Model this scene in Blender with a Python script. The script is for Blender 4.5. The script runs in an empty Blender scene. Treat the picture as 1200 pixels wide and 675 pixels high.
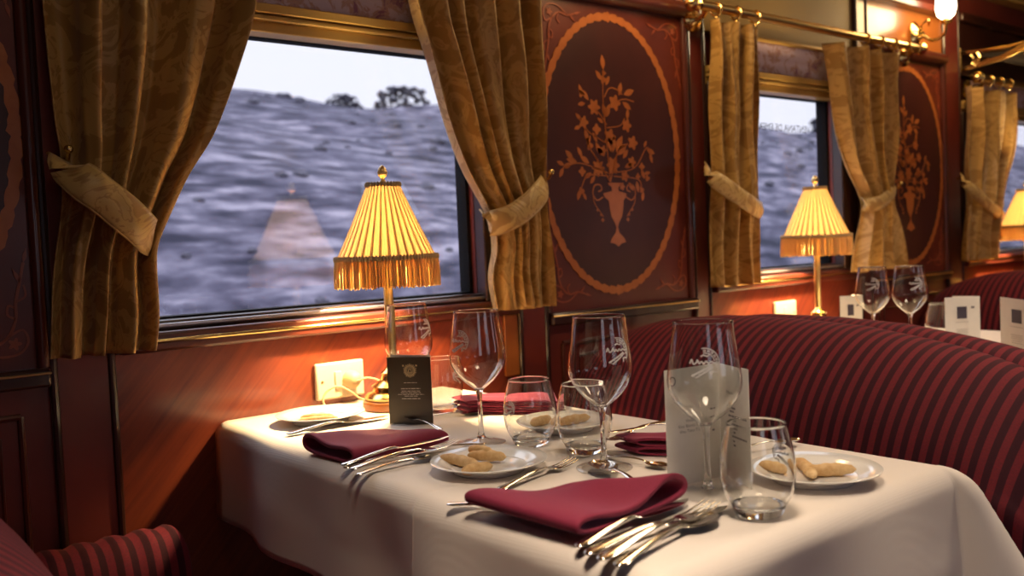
import bpy, math, random
import numpy as np
from mathutils import Vector, Matrix

R = math.radians
PI = math.pi
random.seed(7)
rng = np.random.default_rng(7)
sc = bpy.context.scene
col = sc.collection

# ------------------------------------------------------------------ camera
F, YAW, PITCH, ROLL = 1086.3, R(50.8), R(2.717), R(2.477)
CAM = Vector((0, -1.83, 1.085))
fwd = Vector((math.cos(YAW)*math.cos(PITCH), math.sin(YAW)*math.cos(PITCH), -math.sin(PITCH)))
rgt0 = Vector((math.sin(YAW), -math.cos(YAW), 0))
up0 = rgt0.cross(fwd)
rgt = rgt0*math.cos(ROLL) - up0*math.sin(ROLL)
upv = up0*math.cos(ROLL) + rgt0*math.sin(ROLL)
cd = bpy.data.cameras.new('camera')
cam = bpy.data.objects.new('camera', cd)
col.objects.link(cam)
m = Matrix((rgt, upv, -fwd)).transposed().to_4x4()
m.translation = CAM
cam.matrix_world = m
cd.sensor_width = 36
cd.lens = F/1200*36
cd.clip_start = 0.02
cd.clip_end = 400
cd.dof.use_dof = True
cd.dof.focus_distance = 1.55
cd.dof.aperture_fstop = 4.0
sc.camera = cam


def at(px, py, axis, val):
    """the point of the real plane axis=val seen at a photo pixel"""
    d = fwd*F + rgt*(px-600) - upv*(py-337.5)
    i = 'xyz'.index(axis)
    return CAM + d*((val-CAM[i])/d[i])


# ------------------------------------------------------------------ materials
def mat(name):
    m = bpy.data.materials.new(name)
    m.use_nodes = True
    nt = m.node_tree
    b = nt.nodes['Principled BSDF']
    return m, nt, b


def N(nt, t, **kw):
    n = nt.nodes.new(t)
    for k, v in kw.items():
        if k.startswith('i_'):
            n.inputs[k[2:].replace('_', ' ')].default_value = v
        else:
            setattr(n, k, v)
    return n


def plain(name, c, rough=.5, metal=0, coat=0, sheen=0, emit=0, spec=.5, bump=0, bscale=400, coatr=.08):
    m, nt, b = mat(name)
    b.inputs['Base Color'].default_value = (*c, 1)
    b.inputs['Roughness'].default_value = rough
    b.inputs['Metallic'].default_value = metal
    b.inputs['Coat Weight'].default_value = coat
    b.inputs['Coat Roughness'].default_value = coatr
    b.inputs['Sheen Weight'].default_value = sheen
    b.inputs['Specular IOR Level'].default_value = spec
    if emit:
        b.inputs['Emission Color'].default_value = (*c, 1)
        b.inputs['Emission Strength'].default_value = emit
    # every surface gets a little procedural tonal variation
    tc = N(nt, 'ShaderNodeTexCoord')
    no = N(nt, 'ShaderNodeTexNoise', i_Scale=bscale, i_Detail=3)
    nt.links.new(tc.outputs['Object'], no.inputs['Vector'])
    if not emit:
        mr = N(nt, 'ShaderNodeMix', data_type='RGBA')
        mr.inputs['A'].default_value = (*[x*.94 for x in c], 1)
        mr.inputs['B'].default_value = (*[min(1, x*1.06) for x in c], 1)
        nt.links.new(no.outputs['Fac'], mr.inputs['Factor'])
        nt.links.new(mr.outputs['Result'], b.inputs['Base Color'])
    if bump:
        bp = N(nt, 'ShaderNodeBump', i_Strength=bump, i_Distance=.001)
        nt.links.new(no.outputs['Fac'], bp.inputs['Height'])
        nt.links.new(bp.outputs['Normal'], b.inputs['Normal'])
    return m


def wood(name, c1, c2, scale=(3, 3, 40), rot=(0, 0, 0), rough=.3, coat=.5, mottle=.5, coatr=.1):
    m, nt, b = mat(name)
    tc = N(nt, 'ShaderNodeTexCoord')
    mp = N(nt, 'ShaderNodeMapping')
    mp.vector_type = 'TEXTURE'
    mp.inputs['Scale'].default_value = [1/x for x in scale]
    mp.inputs['Rotation'].default_value = rot
    nt.links.new(tc.outputs['Object'], mp.inputs['Vector'])
    n1 = N(nt, 'ShaderNodeTexNoise', i_Scale=1.0, i_Detail=6, i_Roughness=.6, i_Distortion=.4)
    nt.links.new(mp.outputs['Vector'], n1.inputs['Vector'])
    n2 = N(nt, 'ShaderNodeTexNoise', i_Scale=4.0, i_Detail=3)
    nt.links.new(tc.outputs['Object'], n2.inputs['Vector'])
    ad = N(nt, 'ShaderNodeMix', data_type='FLOAT')
    ad.inputs['Factor'].default_value = mottle
    nt.links.new(n1.outputs['Fac'], ad.inputs['A'])
    nt.links.new(n2.outputs['Fac'], ad.inputs['B'])
    cr = N(nt, 'ShaderNodeValToRGB')
    cr.color_ramp.elements[0].position = .32
    cr.color_ramp.elements[1].position = .68
    cr.color_ramp.elements[0].color = (*c1, 1)
    cr.color_ramp.elements[1].color = (*c2, 1)
    nt.links.new(ad.outputs['Result'], cr.inputs['Fac'])
    nt.links.new(cr.outputs['Color'], b.inputs['Base Color'])
    b.inputs['Roughness'].default_value = rough
    b.inputs['Coat Weight'].default_value = coat
    b.inputs['Coat Roughness'].default_value = coatr
    return m


def stripes(name, c1, c2, period, axis, rough=.85):
    """velvet with stripes running across one object axis"""
    m, nt, b = mat(name)
    tc = N(nt, 'ShaderNodeTexCoord')
    sp = N(nt, 'ShaderNodeSeparateXYZ')
    nt.links.new(tc.outputs['Object'], sp.inputs['Vector'])
    mu = N(nt, 'ShaderNodeMath', operation='MULTIPLY')
    mu.inputs[1].default_value = 1/period
    nt.links.new(sp.outputs[axis], mu.inputs[0])
    fr = N(nt, 'ShaderNodeMath', operation='FRACT')
    nt.links.new(mu.outputs[0], fr.inputs[0])
    cr = N(nt, 'ShaderNodeValToRGB')
    e = cr.color_ramp.elements
    e[0].position, e[0].color = .0, (*c1, 1)
    e[1].position, e[1].color = .44, (*c1, 1)
    for p, c in ((.5, c2), (.94, c2), (1.0, c1)):
        k = e.new(p)
        k.color = (*c, 1)
    nt.links.new(fr.outputs[0], cr.inputs['Fac'])
    no = N(nt, 'ShaderNodeTexNoise', i_Scale=260, i_Detail=2)
    nt.links.new(tc.outputs['Object'], no.inputs['Vector'])
    mx = N(nt, 'ShaderNodeMix', data_type='RGBA', blend_type='MULTIPLY')
    mx.inputs['Factor'].default_value = .5
    nt.links.new(cr.outputs['Color'], mx.inputs['A'])
    nt.links.new(no.outputs['Color'], mx.inputs['B'])
    hs = N(nt, 'ShaderNodeHueSaturation', i_Saturation=1.0, i_Value=1.35)
    nt.links.new(mx.outputs['Result'], hs.inputs['Color'])
    nt.links.new(hs.outputs['Color'], b.inputs['Base Color'])
    b.inputs['Roughness'].default_value = rough
    b.inputs['Sheen Weight'].default_value = .12
    b.inputs['Sheen Roughness'].default_value = .4
    b.inputs['Sheen Tint'].default_value = (.9, .3, .35, 1)
    b.inputs['Specular IOR Level'].default_value = .2
    return m


def damask(name, base, light, scale=7.0):
    m, nt, b = mat(name)
    uv = N(nt, 'ShaderNodeUVMap')
    n1 = N(nt, 'ShaderNodeTexNoise', i_Scale=scale, i_Detail=3.5, i_Roughness=.55, i_Distortion=1.7)
    nt.links.new(uv.outputs['UV'], n1.inputs['Vector'])
    cr = N(nt, 'ShaderNodeValToRGB')
    cr.color_ramp.interpolation = 'EASE'
    e = cr.color_ramp.elements
    e[0].position, e[0].color = .44, (0, 0, 0, 1)
    e[1].position, e[1].color = .48, (1, 1, 1, 1)
    k = e.new(.56); k.color = (1, 1, 1, 1)
    k = e.new(.59); k.color = (.1, .1, .1, 1)
    k = e.new(.63); k.color = (.9, .9, .9, 1)
    nt.links.new(n1.outputs['Fac'], cr.inputs['Fac'])
    mx = N(nt, 'ShaderNodeMix', data_type='RGBA')
    mx.inputs['A'].default_value = (*base, 1)
    mx.inputs['B'].default_value = (*light, 1)
    nt.links.new(cr.outputs['Color'], mx.inputs['Factor'])
    nt.links.new(mx.outputs['Result'], b.inputs['Base Color'])
    r = N(nt, 'ShaderNodeMapRange')
    r.inputs['To Min'].default_value = .6
    r.inputs['To Max'].default_value = .36
    nt.links.new(cr.outputs['Color'], r.inputs['Value'])
    nt.links.new(r.outputs['Result'], b.inputs['Roughness'])
    b.inputs['Sheen Weight'].default_value = .15
    wv = N(nt, 'ShaderNodeTexNoise', i_Scale=600, i_Detail=1)
    nt.links.new(uv.outputs['UV'], wv.inputs['Vector'])
    bp = N(nt, 'ShaderNodeBump', i_Strength=.15, i_Distance=.001)
    nt.links.new(wv.outputs['Fac'], bp.inputs['Height'])
    nt.links.new(bp.outputs['Normal'], b.inputs['Normal'])
    return m


def thin_glass(name, tint=(1, 1, 1), ior=1.5, rough=0.0, gain=1.0, power=5.0):
    """thin pane or bowl wall: straight-through transmission plus Fresnel reflection"""
    m = bpy.data.materials.new(name)
    m.use_nodes = True
    nt = m.node_tree
    nt.nodes.clear()
    out = N(nt, 'ShaderNodeOutputMaterial')
    t = N(nt, 'ShaderNodeBsdfTransparent')
    t.inputs['Color'].default_value = (*tint, 1)
    g = N(nt, 'ShaderNodeBsdfGlossy', i_Roughness=rough)
    # Schlick reflectance of the two faces of a thin wall, the same from either side
    lw = N(nt, 'ShaderNodeLayerWeight', i_Blend=.5)
    pw = N(nt, 'ShaderNodeMath', operation='POWER')
    pw.inputs[1].default_value = power
    nt.links.new(lw.outputs['Facing'], pw.inputs[0])
    f0 = ((ior-1)/(ior+1))**2*gain
    mu = N(nt, 'ShaderNodeMath', operation='MULTIPLY_ADD', use_clamp=True)
    mu.inputs[1].default_value = 1-f0
    mu.inputs[2].default_value = f0
    nt.links.new(pw.outputs[0], mu.inputs[0])
    mx = N(nt, 'ShaderNodeMixShader')
    nt.links.new(mu.outputs[0], mx.inputs[0])
    nt.links.new(t.outputs[0], mx.inputs[1])
    nt.links.new(g.outputs[0], mx.inputs[2])
    nt.links.new(mx.outputs[0], out.inputs[0])
    return m


def glass(name):
    m, nt, b = mat(name)
    b.inputs['Base Color'].default_value = (.97, .98, .97, 1)
    b.inputs['Roughness'].default_value = 0
    b.inputs['Transmission Weight'].default_value = 1
    b.inputs['IOR'].default_value = 1.5
    return m


def shade_mat(name, c, trans, rough=.8):
    """lampshade silk: diffuse plus translucent"""
    m = bpy.data.materials.new(name)
    m.use_nodes = True
    nt = m.node_tree
    nt.nodes.clear()
    out = N(nt, 'ShaderNodeOutputMaterial')
    d = N(nt, 'ShaderNodeBsdfDiffuse')
    t = N(nt, 'ShaderNodeBsdfTranslucent')
    tc = N(nt, 'ShaderNodeTexCoord')
    no = N(nt, 'ShaderNodeTexNoise', i_Scale=60, i_Detail=2)
    nt.links.new(tc.outputs['Object'], no.inputs['Vector'])
    mr = N(nt, 'ShaderNodeMix', data_type='RGBA')
    mr.inputs['A'].default_value = (*[x*.92 for x in c], 1)
    mr.inputs['B'].default_value = (*[min(1, x*1.05) for x in c], 1)
    nt.links.new(no.outputs['Fac'], mr.inputs['Factor'])
    nt.links.new(mr.outputs['Result'], d.inputs['Color'])
    nt.links.new(mr.outputs['Result'], t.inputs['Color'])
    mx = N(nt, 'ShaderNodeMixShader')
    mx.inputs[0].default_value = trans
    nt.links.new(d.outputs[0], mx.inputs[1])
    nt.links.new(t.outputs[0], mx.inputs[2])
    nt.links.new(mx.outputs[0], out.inputs[0])
    return m


M = {}
M['mahogany'] = wood('mahogany', (.050, .010, .006), (.130, .026, .014), (6, 6, 2), rough=.35, coat=.3)
M['mahogany_panel'] = wood('mahogany_panel', (.085, .012, .008), (.190, .030, .014), (4, 4, 6), rough=.4, coat=.2, mottle=.6, coatr=.2)
M['mahogany_field'] = wood('mahogany_field', (.040, .007, .006), (.080, .014, .010), (5, 5, 4), rough=.45, coat=.22, mottle=.6, coatr=.2)
M['cherry'] = wood('cherry', (.105, .016, .012), (.235, .047, .017), (60, 60, 3), rot=(0, R(42), 0), rough=.32, coat=.45, mottle=.25)
M['red_wood'] = wood('red_wood', (.11, .018, .014), (.20, .032, .020), (5, 5, 3), rough=.4, coat=.3)
M['orange_wood'] = wood('orange_wood', (.33, .10, .02), (.50, .17, .04), (5, 5, 2), rough=.3, coat=.4)
M['dark_wood'] = wood('dark_wood', (.018, .006, .004), (.05, .014, .008), (6, 6, 3), rough=.3, coat=.6)
M['gold_trim'] = plain('gold_trim', (.50, .31, .09), .38, .35, .3)
M['ochre'] = plain('ochre', (.30, .19, .06), .6)
M['brass'] = plain('brass', (.83, .60, .23), .2, 1)
M['old_brass'] = plain('old_brass', (.72, .50, .22), .28, 1)
M['brass_satin'] = plain('brass_satin', (.80, .62, .28), .35, 1)
M['silver'] = plain('silver', (.80, .76, .69), .12, 1)
M['inlay'] = wood('inlay', (.40, .105, .022), (.56, .18, .045), (30, 30, 30), rough=.4, coat=.2)
M['inlay_red'] = wood('inlay_red', (.26, .055, .022), (.38, .085, .035), (30, 30, 30), rough=.4, coat=.2)
M['curtain'] = damask('curtain', (.34, .175, .036), (.49, .285, .08), 11.5)
M['tieback'] = damask('tieback', (.36, .20, .055), (.55, .36, .12), 11)
M['cord'] = plain('cord', (.45, .30, .12), .7)
M['shade'] = shade_mat('shade', (.74, .62, .40), .5)
M['fringe'] = shade_mat('fringe', (.72, .52, .24), .45)
M['braid'] = plain('braid', (.42, .29, .14), .8, bump=.5, bscale=500)
M['bulb'] = plain('bulb', (1, .62, .26), .5, emit=30)
M['velvet'] = stripes('velvet', (.140, .013, .021), (.036, .004, .010), .0235, 'Y')
M['velvet_arm'] = stripes('velvet_arm', (.14, .013, .024), (.035, .004, .010), .0255, 'X')
M['velvet_seat'] = stripes('velvet_seat', (.15, .014, .024), (.045, .005, .012), .0235, 'Y')
M['white_plastic'] = plain('white_plastic', (.78, .70, .52), .35)
M['cord_cream'] = plain('cord_cream', (.75, .60, .34), .5)
M['porcelain'] = plain('porcelain', (.80, .79, .77), .12, coat=.5)
M['paper'] = plain('paper', (.82, .79, .74), .7, bscale=40)
M['ink'] = plain('ink', (.05, .045, .05), .6)
M['ink_grey'] = plain('ink_grey', (.22, .21, .22), .7)
M['ink_light'] = plain('ink_light', (.48, .46, .44), .7)
M['navy'] = plain('navy', (.055, .045, .075), .6)
M['black_card'] = plain('black_card', (.034, .026, .017), .38)
M['gilt'] = plain('gilt', (.55, .45, .27), .5)
M['etch'] = plain('etch', (.62, .60, .60), .8)
M['letters'] = plain('letters', (.03, .03, .05), .5)
M['glass'] = glass('glass')
M['thin_glass'] = thin_glass('thin_glass', (.985, .985, .98), 1.5, 0, 1.6, 4.0)
M['pane'] = thin_glass('pane', (.95, .96, .97), 1.5, 0, 1.9)
M['carpet'] = plain('carpet', (.07, .012, .016), .95, bump=.4, bscale=300)
M['ceiling'] = plain('ceiling', (.14, .085, .04), .6)
M['opal'] = plain('opal', (1, .80, .50), .4, emit=16)
M['opal_dish'] = plain('opal_dish', (1, .80, .55), .4, emit=4)
M['steel'] = plain('steel', (.5, .5, .55), .35, .9)
M['rubber'] = plain('rubber', (.008, .007, .008), .8, spec=.1)
M['net'] = plain('net', (.035, .025, .018), .9)
M['trunk'] = plain('trunk', (.05, .04, .04), .9)


def m_cloth():
    m, nt, b = mat('linen')
    b.inputs['Roughness'].default_value = .85
    b.inputs['Base Color'].default_value = (.77, .695, .635, 1)
    b.inputs['Sheen Weight'].default_value = .1
    tc = N(nt, 'ShaderNodeTexCoord')
    hs = []
    for ax, s in (('X', 900), ('Y', 900)):
        w = N(nt, 'ShaderNodeTexWave', wave_type='BANDS', bands_direction=ax, i_Scale=s/6.28, i_Distortion=.6)
        nt.links.new(tc.outputs['Object'], w.inputs['Vector'])
        hs.append(w)
    ad = N(nt, 'ShaderNodeMath', operation='ADD')
    nt.links.new(hs[0].outputs['Fac'], ad.inputs[0])
    nt.links.new(hs[1].outputs['Fac'], ad.inputs[1])
    bp = N(nt, 'ShaderNodeBump', i_Strength=.12, i_Distance=.0006)
    nt.links.new(ad.outputs[0], bp.inputs['Height'])
    nt.links.new(bp.outputs['Normal'], b.inputs['Normal'])
    return m


def m_napkin():
    m, nt, b = mat('napkin')
    b.inputs['Roughness'].default_value = .75
    b.inputs['Sheen Weight'].default_value = .5
    b.inputs['Sheen Roughness'].default_value = .4
    b.inputs['Sheen Tint'].default_value = (.95, .45, .60, 1)
    b.inputs['Specular IOR Level'].default_value = .25
    tc = N(nt, 'ShaderNodeTexCoord')
    no = N(nt, 'ShaderNodeTexNoise', i_Scale=500, i_Detail=2)
    nt.links.new(tc.outputs['Object'], no.inputs['Vector'])
    mx = N(nt, 'ShaderNodeMix', data_type='RGBA')
    mx.inputs['A'].default_value = (.19, .014, .040, 1)
    mx.inputs['B'].default_value = (.26, .022, .058, 1)
    nt.links.new(no.outputs['Fac'], mx.inputs['Factor'])
    nt.links.new(mx.outputs['Result'], b.inputs['Base Color'])
    bp = N(nt, 'ShaderNodeBump', i_Strength=.2, i_Distance=.0006)
    nt.links.new(no.outputs['Fac'], bp.inputs['Height'])
    nt.links.new(bp.outputs['Normal'], b.inputs['Normal'])
    return m


def m_blind():
    m, nt, b = mat('blind_cloth')
    tc = N(nt, 'ShaderNodeTexCoord')
    mp = N(nt, 'ShaderNodeMapping')
    mp.inputs['Scale'].default_value = (1, .05, 1)
    nt.links.new(tc.outputs['Object'], mp.inputs['Vector'])
    n1 = N(nt, 'ShaderNodeTexNoise', i_Scale=24, i_Detail=5, i_Roughness=.65, i_Distortion=1.0)
    nt.links.new(mp.outputs['Vector'], n1.inputs['Vector'])
    cr = N(nt, 'ShaderNodeValToRGB')
    e = cr.color_ramp.elements
    e[0].position, e[0].color = .50, (.66, .50, .58, 1)
    e[1].position, e[1].color = .54, (.50, .27, .22, 1)
    k = e.new(.60); k.color = (.56, .36, .30, 1)
    k = e.new(.64); k.color = (.30, .12, .20, 1)
    nt.links.new(n1.outputs['Fac'], cr.inputs['Fac'])
    nt.links.new(cr.outputs['Color'], b.inputs['Base Color'])
    b.inputs['Roughness'].default_value = .8
    return m


def m_biscuit():
    m, nt, b = mat('biscuit')
    tc = N(nt, 'ShaderNodeTexCoord')
    no = N(nt, 'ShaderNodeTexNoise', i_Scale=45, i_Detail=5, i_Roughness=.65)
    nt.links.new(tc.outputs['Object'], no.inputs['Vector'])
    cr = N(nt, 'ShaderNodeValToRGB')
    e = cr.color_ramp.elements
    e[0].position, e[0].color = .35, (.50, .28, .095, 1)
    e[1].position, e[1].color = .68, (.74, .53, .28, 1)
    nt.links.new(no.outputs['Fac'], cr.inputs['Fac'])
    nt.links.new(cr.outputs['Color'], b.inputs['Base Color'])
    b.inputs['Roughness'].default_value = .7
    bp = N(nt, 'ShaderNodeBump', i_Strength=.5, i_Distance=.001)
    nt.links.new(no.outputs['Fac'], bp.inputs['Height'])
    nt.links.new(bp.outputs['Normal'], b.inputs['Normal'])
    return m


def m_hill():
    m, nt, b = mat('hillside')
    tc = N(nt, 'ShaderNodeTexCoord')
    mp = N(nt, 'ShaderNodeMapping')
    mp.inputs['Scale'].default_value = (.5, .8, 1.5)
    nt.links.new(tc.outputs['Object'], mp.inputs['Vector'])
    n1 = N(nt, 'ShaderNodeTexNoise', i_Scale=2.3, i_Detail=6, i_Roughness=.58)
    n2 = N(nt, 'ShaderNodeTexNoise', i_Scale=.35, i_Detail=3)
    for n in (n1, n2):
        nt.links.new(mp.outputs['Vector'], n.inputs['Vector'])
    cr = N(nt, 'ShaderNodeValToRGB')
    e = cr.color_ramp.elements
    e[0].position, e[0].color = .36, (.016, .018, .032, 1)
    e[1].position, e[1].color = .47, (.054, .053, .079, 1)
    k = e.new(.55); k.color = (.100, .097, .131, 1)
    k = e.new(.66); k.color = (.205, .195, .235, 1)
    nt.links.new(n1.outputs['Fac'], cr.inputs['Fac'])
    mx = N(nt, 'ShaderNodeMix', data_type='RGBA', blend_type='MULTIPLY')
    mx.inputs['Factor'].default_value = .7
    nt.links.new(cr.outputs['Color'], mx.inputs['A'])
    c2 = N(nt, 'ShaderNodeValToRGB')
    c2.color_ramp.elements[0].position, c2.color_ramp.elements[0].color = .4, (.55, .55, .62, 1)
    c2.color_ramp.elements[1].position, c2.color_ramp.elements[1].color = .6, (1.0, .96, .98, 1)
    nt.links.new(n2.outputs['Fac'], c2.inputs['Fac'])
    nt.links.new(c2.outputs['Color'], mx.inputs['B'])
    nt.links.new(mx.outputs['Result'], b.inputs['Base Color'])
    b.inputs['Roughness'].default_value = .95
    b.inputs['Specular IOR Level'].default_value = .1
    return m


M['linen'] = m_cloth()
M['napkin'] = m_napkin()
M['blind'] = m_blind()
M['biscuit'] = m_biscuit()
M['hill'] = m_hill()
M['scrub'] = plain('scrub', (.064, .063, .087), .95, bscale=3)
M['leaf'] = plain('leaf', (.040, .042, .060), .95, bscale=4)


# ------------------------------------------------------------------ mesh builder
class G:
    def __init__(s):
        s.v, s.f, s.uv = [], [], None

    def add(s, v, f):
        o = len(s.v)
        s.v += [tuple(x) for x in v]
        s.f += [tuple(i+o for i in q) for q in f]
        return s

    def box(s, x0, x1, y0, y1, z0, z1):
        v = [(x, y, z) for z in (z0, z1) for y in (y0, y1) for x in (x0, x1)]
        return s.add(v, [(0, 2, 3, 1), (4, 5, 7, 6), (0, 1, 5, 4), (2, 6, 7, 3), (0, 4, 6, 2), (1, 3, 7, 5)])

    def loft(s, rings, closed=True, caps=True, loop=False):
        n = len(rings[0])
        v = [p for r in rings for p in r]
        f = []
        m_ = len(rings)
        for i in range(m_ if loop else m_-1):
            j = (i+1) % m_
            for k in range(n if closed else n-1):
                l = (k+1) % n
                f.append((i*n+k, i*n+l, j*n+l, j*n+k))
        if caps and closed and not loop:
            f.append(tuple(reversed(range(n))))
            f.append(tuple((m_-1)*n+k for k in range(n)))
        return s.add(v, f)

    def lathe(s, prof, n=48, c=(0, 0, 0), caps=True, mod=None):
        rings = []
        for r, z in prof:
            ring = []
            for k in range(n):
                a = 2*PI*k/n
                rr = r if mod is None else mod(r, a, z)
                ring.append((c[0]+rr*math.cos(a), c[1]+rr*math.sin(a), c[2]+z))
            rings.append(ring)
        return s.loft(rings, True, caps)

    def tube(s, pts, r, n=10, caps=True, sx=1.0):
        pts = [Vector(p) for p in pts]
        rings = []
        up = None
        for i, p in enumerate(pts):
            t = (pts[min(i+1, len(pts)-1)] - pts[max(i-1, 0)]).normalized()
            if up is None:
                up = Vector((0, 0, 1)) if abs(t.z) < .9 else Vector((1, 0, 0))
            a = t.cross(up).normalized()
            b_ = a.cross(t).normalized()
            up = b_
            rr = r[i] if isinstance(r, (list, tuple)) else r
            rings.append([p + a*(rr*sx*math.cos(2*PI*k/n)) + b_*(rr*math.sin(2*PI*k/n)) for k in range(n)])
        return s.loft(rings, True, caps)

    def sphere(s, c, r, n=16, m_=10, sc_=(1, 1, 1)):
        prof = [(max(1e-5, math.sin(PI*i/m_)), -math.cos(PI*i/m_)) for i in range(m_+1)]
        rings = [[(c[0]+r*sc_[0]*q*math.cos(2*PI*k/n), c[1]+r*sc_[1]*q*math.sin(2*PI*k/n), c[2]+r*sc_[2]*z) for k in range(n)] for q, z in prof]
        return s.loft(rings)

    def prism(s, poly, f0, f1):
        """poly of 2D points, f0/f1 map (a,b) to 3D for the two faces"""
        n = len(poly)
        v = [f0(*p) for p in poly] + [f1(*p) for p in poly]
        f = [tuple(range(n)), tuple(reversed(range(n, 2*n)))]
        for k in range(n):
            l = (k+1) % n
            f.append((k, k+n, l+n, l))
        return s.add(v, f)


ROOT = {}


def children_of(o):
    return list(o.children)


def obj(name, g, m_, parent=None, base=None, smooth=True, bevel=0, sub=0, solid=0, ang=35):
    off = Vector((0, 0, 0))
    if parent is not None:
        off = ROOT.get(parent.name, Vector((0, 0, 0)))
    elif base is not None:
        off = Vector(base)
    me = bpy.data.meshes.new(name)
    v = np.array(g.v, dtype=float) - np.array(off)
    me.from_pydata(v.tolist(), [], g.f)
    if g.uv is not None:
        l = me.uv_layers.new(name='UVMap')
        idx = np.zeros(len(me.loops), dtype=int)
        me.loops.foreach_get('vertex_index', idx)
        l.data.foreach_set('uv', np.array(g.uv)[idx].ravel())
    if isinstance(m_, str):
        m_ = M[m_]
    me.materials.append(m_)
    me.validate()
    if smooth:
        me.shade_smooth()
        me.set_sharp_from_angle(angle=R(ang))
    o = bpy.data.objects.new(name, me)
    col.objects.link(o)
    if solid:
        q = o.modifiers.new('solid', 'SOLIDIFY')
        q.thickness = solid
        q.offset = 0
    if bevel:
        q = o.modifiers.new('bevel', 'BEVEL')
        q.width = bevel
        q.segments = 2
        q.limit_method = 'ANGLE'
    if sub:
        q = o.modifiers.new('sub', 'SUBSURF')
        q.levels = q.render_levels = sub
    if parent is not None:
        o.parent = parent
    else:
        o.location = off
    ROOT[o.name] = off
    return o


def tag(o, label=None, cat=None, group=None, kind=None):
    if label: o['label'] = label
    if cat: o['category'] = cat
    if group: o['group'] = group
    if kind: o['kind'] = kind
    return o


def thing(name, label, cat, loc=(0, 0, 0), group=None):
    o = bpy.data.objects.new(name, None)
    o.empty_display_size = .05
    col.objects.link(o)
    o.location = loc
    ROOT[o.name] = Vector(loc)
    return tag(o, label, cat, group)


def struct(name, g, m_, **kw):
    return tag(obj(name, g, m_, **kw), kind='structure')


def dup(root, loc, rot=(0, 0, 0), label=None, scale=None, group=None):
    r = root.copy()
    col.objects.link(r)
    r.location = loc
    r.rotation_mode = 'XYZ'
    r.rotation_euler = rot
    if scale is not None: r.scale = (scale,)*3 if not isinstance(scale, tuple) else scale
    if label: r['label'] = label
    if group: r['group'] = group
    for ch in children_of(root):
        c = ch.copy()
        col.objects.link(c)
        c.parent = r
        for gch in children_of(ch):
            d = gch.copy()
            col.objects.link(d)
            d.parent = c
    return r


def ribbon(g, pts, w, f0, f1):
    """flat band along a 2D path; w number or list of half widths"""
    pts = [Vector((p[0], p[1])) for p in pts]
    L, Rr = [], []
    n = len(pts)
    for i, p in enumerate(pts):
        t = (pts[min(i+1, n-1)] - pts[max(i-1, 0)])
        if t.length < 1e-9: t = Vector((1, 0))
        t.normalize()
        q = Vector((-t.y, t.x))
        ww = w[i] if isinstance(w, (list, tuple)) else w
        L.append(p+q*ww)
        Rr.append(p-q*ww)
    rings = []
    for a, b in zip(L, Rr):
        rings.append([f0(*a), f0(*b), f1(*b), f1(*a)])
    g.loft(rings)


def crv(pts, n=8):
    """Catmull-Rom through points (any dimension)"""
    P = [np.array(p, float) for p in pts]
    P = [2*P[0]-P[1]] + P + [2*P[-1]-P[-2]]
    out = []
    for i in range(1, len(P)-2):
        for k in range(n):
            t = k/n
            a, b, c, d = P[i-1], P[i], P[i+1], P[i+2]
            out.append(.5*((2*b)+(-a+c)*t+(2*a-5*b+4*c-d)*t*t+(-a+3*b-3*c+d)*t**3))
    out.append(P[-2])
    return [tuple(p) for p in out]


# ------------------------------------------------------------------ world and outside
w = bpy.data.worlds.new('dusk_sky')
sc.world = w
w.use_nodes = True
nt = w.node_tree
bg = nt.nodes['Background']
tc = N(nt, 'ShaderNodeTexCoord')
sp = N(nt, 'ShaderNodeSeparateXYZ')
nt.links.new(tc.outputs['Generated'], sp.inputs[0])
cr = N(nt, 'ShaderNodeValToRGB')
e = cr.color_ramp.elements
e[0].position, e[0].color = .0, (1.0, .96, .98, 1)
e[1].position, e[1].color = .2, (.98, .97, 1.0, 1)
k = e.new(.30); k.color = (1.0, 1.0, 1.0, 1)
nt.links.new(sp.outputs['Z'], cr.inputs['Fac'])
cl = N(nt, 'ShaderNodeTexNoise', i_Scale=3.0, i_Detail=4, i_Roughness=.5)
nt.links.new(tc.outputs['Generated'], cl.inputs['Vector'])
mxw = N(nt, 'ShaderNodeMix', data_type='RGBA')
cm = N(nt, 'ShaderNodeMapRange')
cm.inputs['From Min'].default_value = .42
cm.inputs['From Max'].default_value = .62
cm.inputs['To Max'].default_value = .6
nt.links.new(cl.outputs['Fac'], cm.inputs['Value'])
nt.links.new(cm.outputs['Result'], mxw.inputs['Factor'])
nt.links.new(cr.outputs['Color'], mxw.inputs['A'])
mxw.inputs['B'].default_value = (1.0, .97, .98, 1)
nt.links.new(mxw.outputs['Result'], bg.inputs['Color'])
# the overcast dome is brighter overhead than at the horizon
mr_ = N(nt, 'ShaderNodeMapRange')
mr_.inputs['From Min'].default_value = .22
mr_.inputs['From Max'].default_value = .70
mr_.inputs['To Min'].default_value = 1.25
mr_.inputs['To Max'].default_value = 4.5
nt.links.new(sp.outputs['Z'], mr_.inputs['Value'])
nt.links.new(mr_.outputs['Result'], bg.inputs['Strength'])
tintw = N(nt, 'ShaderNodeMix', data_type='RGBA', blend_type='MULTIPLY')
tintw.inputs['Factor'].default_value = 1
tintw.inputs['B'].default_value = (.86, .88, 1.0, 1)
nt.links.new(mxw.outputs['Result'], tintw.inputs['A'])
nt.links.new(tintw.outputs['Result'], bg.inputs['Color'])

# hillside running along the track, ridge 25 m away
RZ = 6.26


def hill_z(x, y):
    t = min(1, max(0, (y-4.0)/21.0))
    z = -1.2 + (RZ+1.2)*(t**.85)
    z += .35*math.sin(x*.23+1.3)*t + .12*math.sin(x*.61+y*.3) * t + .05*math.sin(x*1.3+y*.9)
    if y > 25: z = RZ + (y-25)*.02 + .35*math.sin(x*.23+1.3) + .12*math.sin(x*.61+7.5)
    return z


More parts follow.
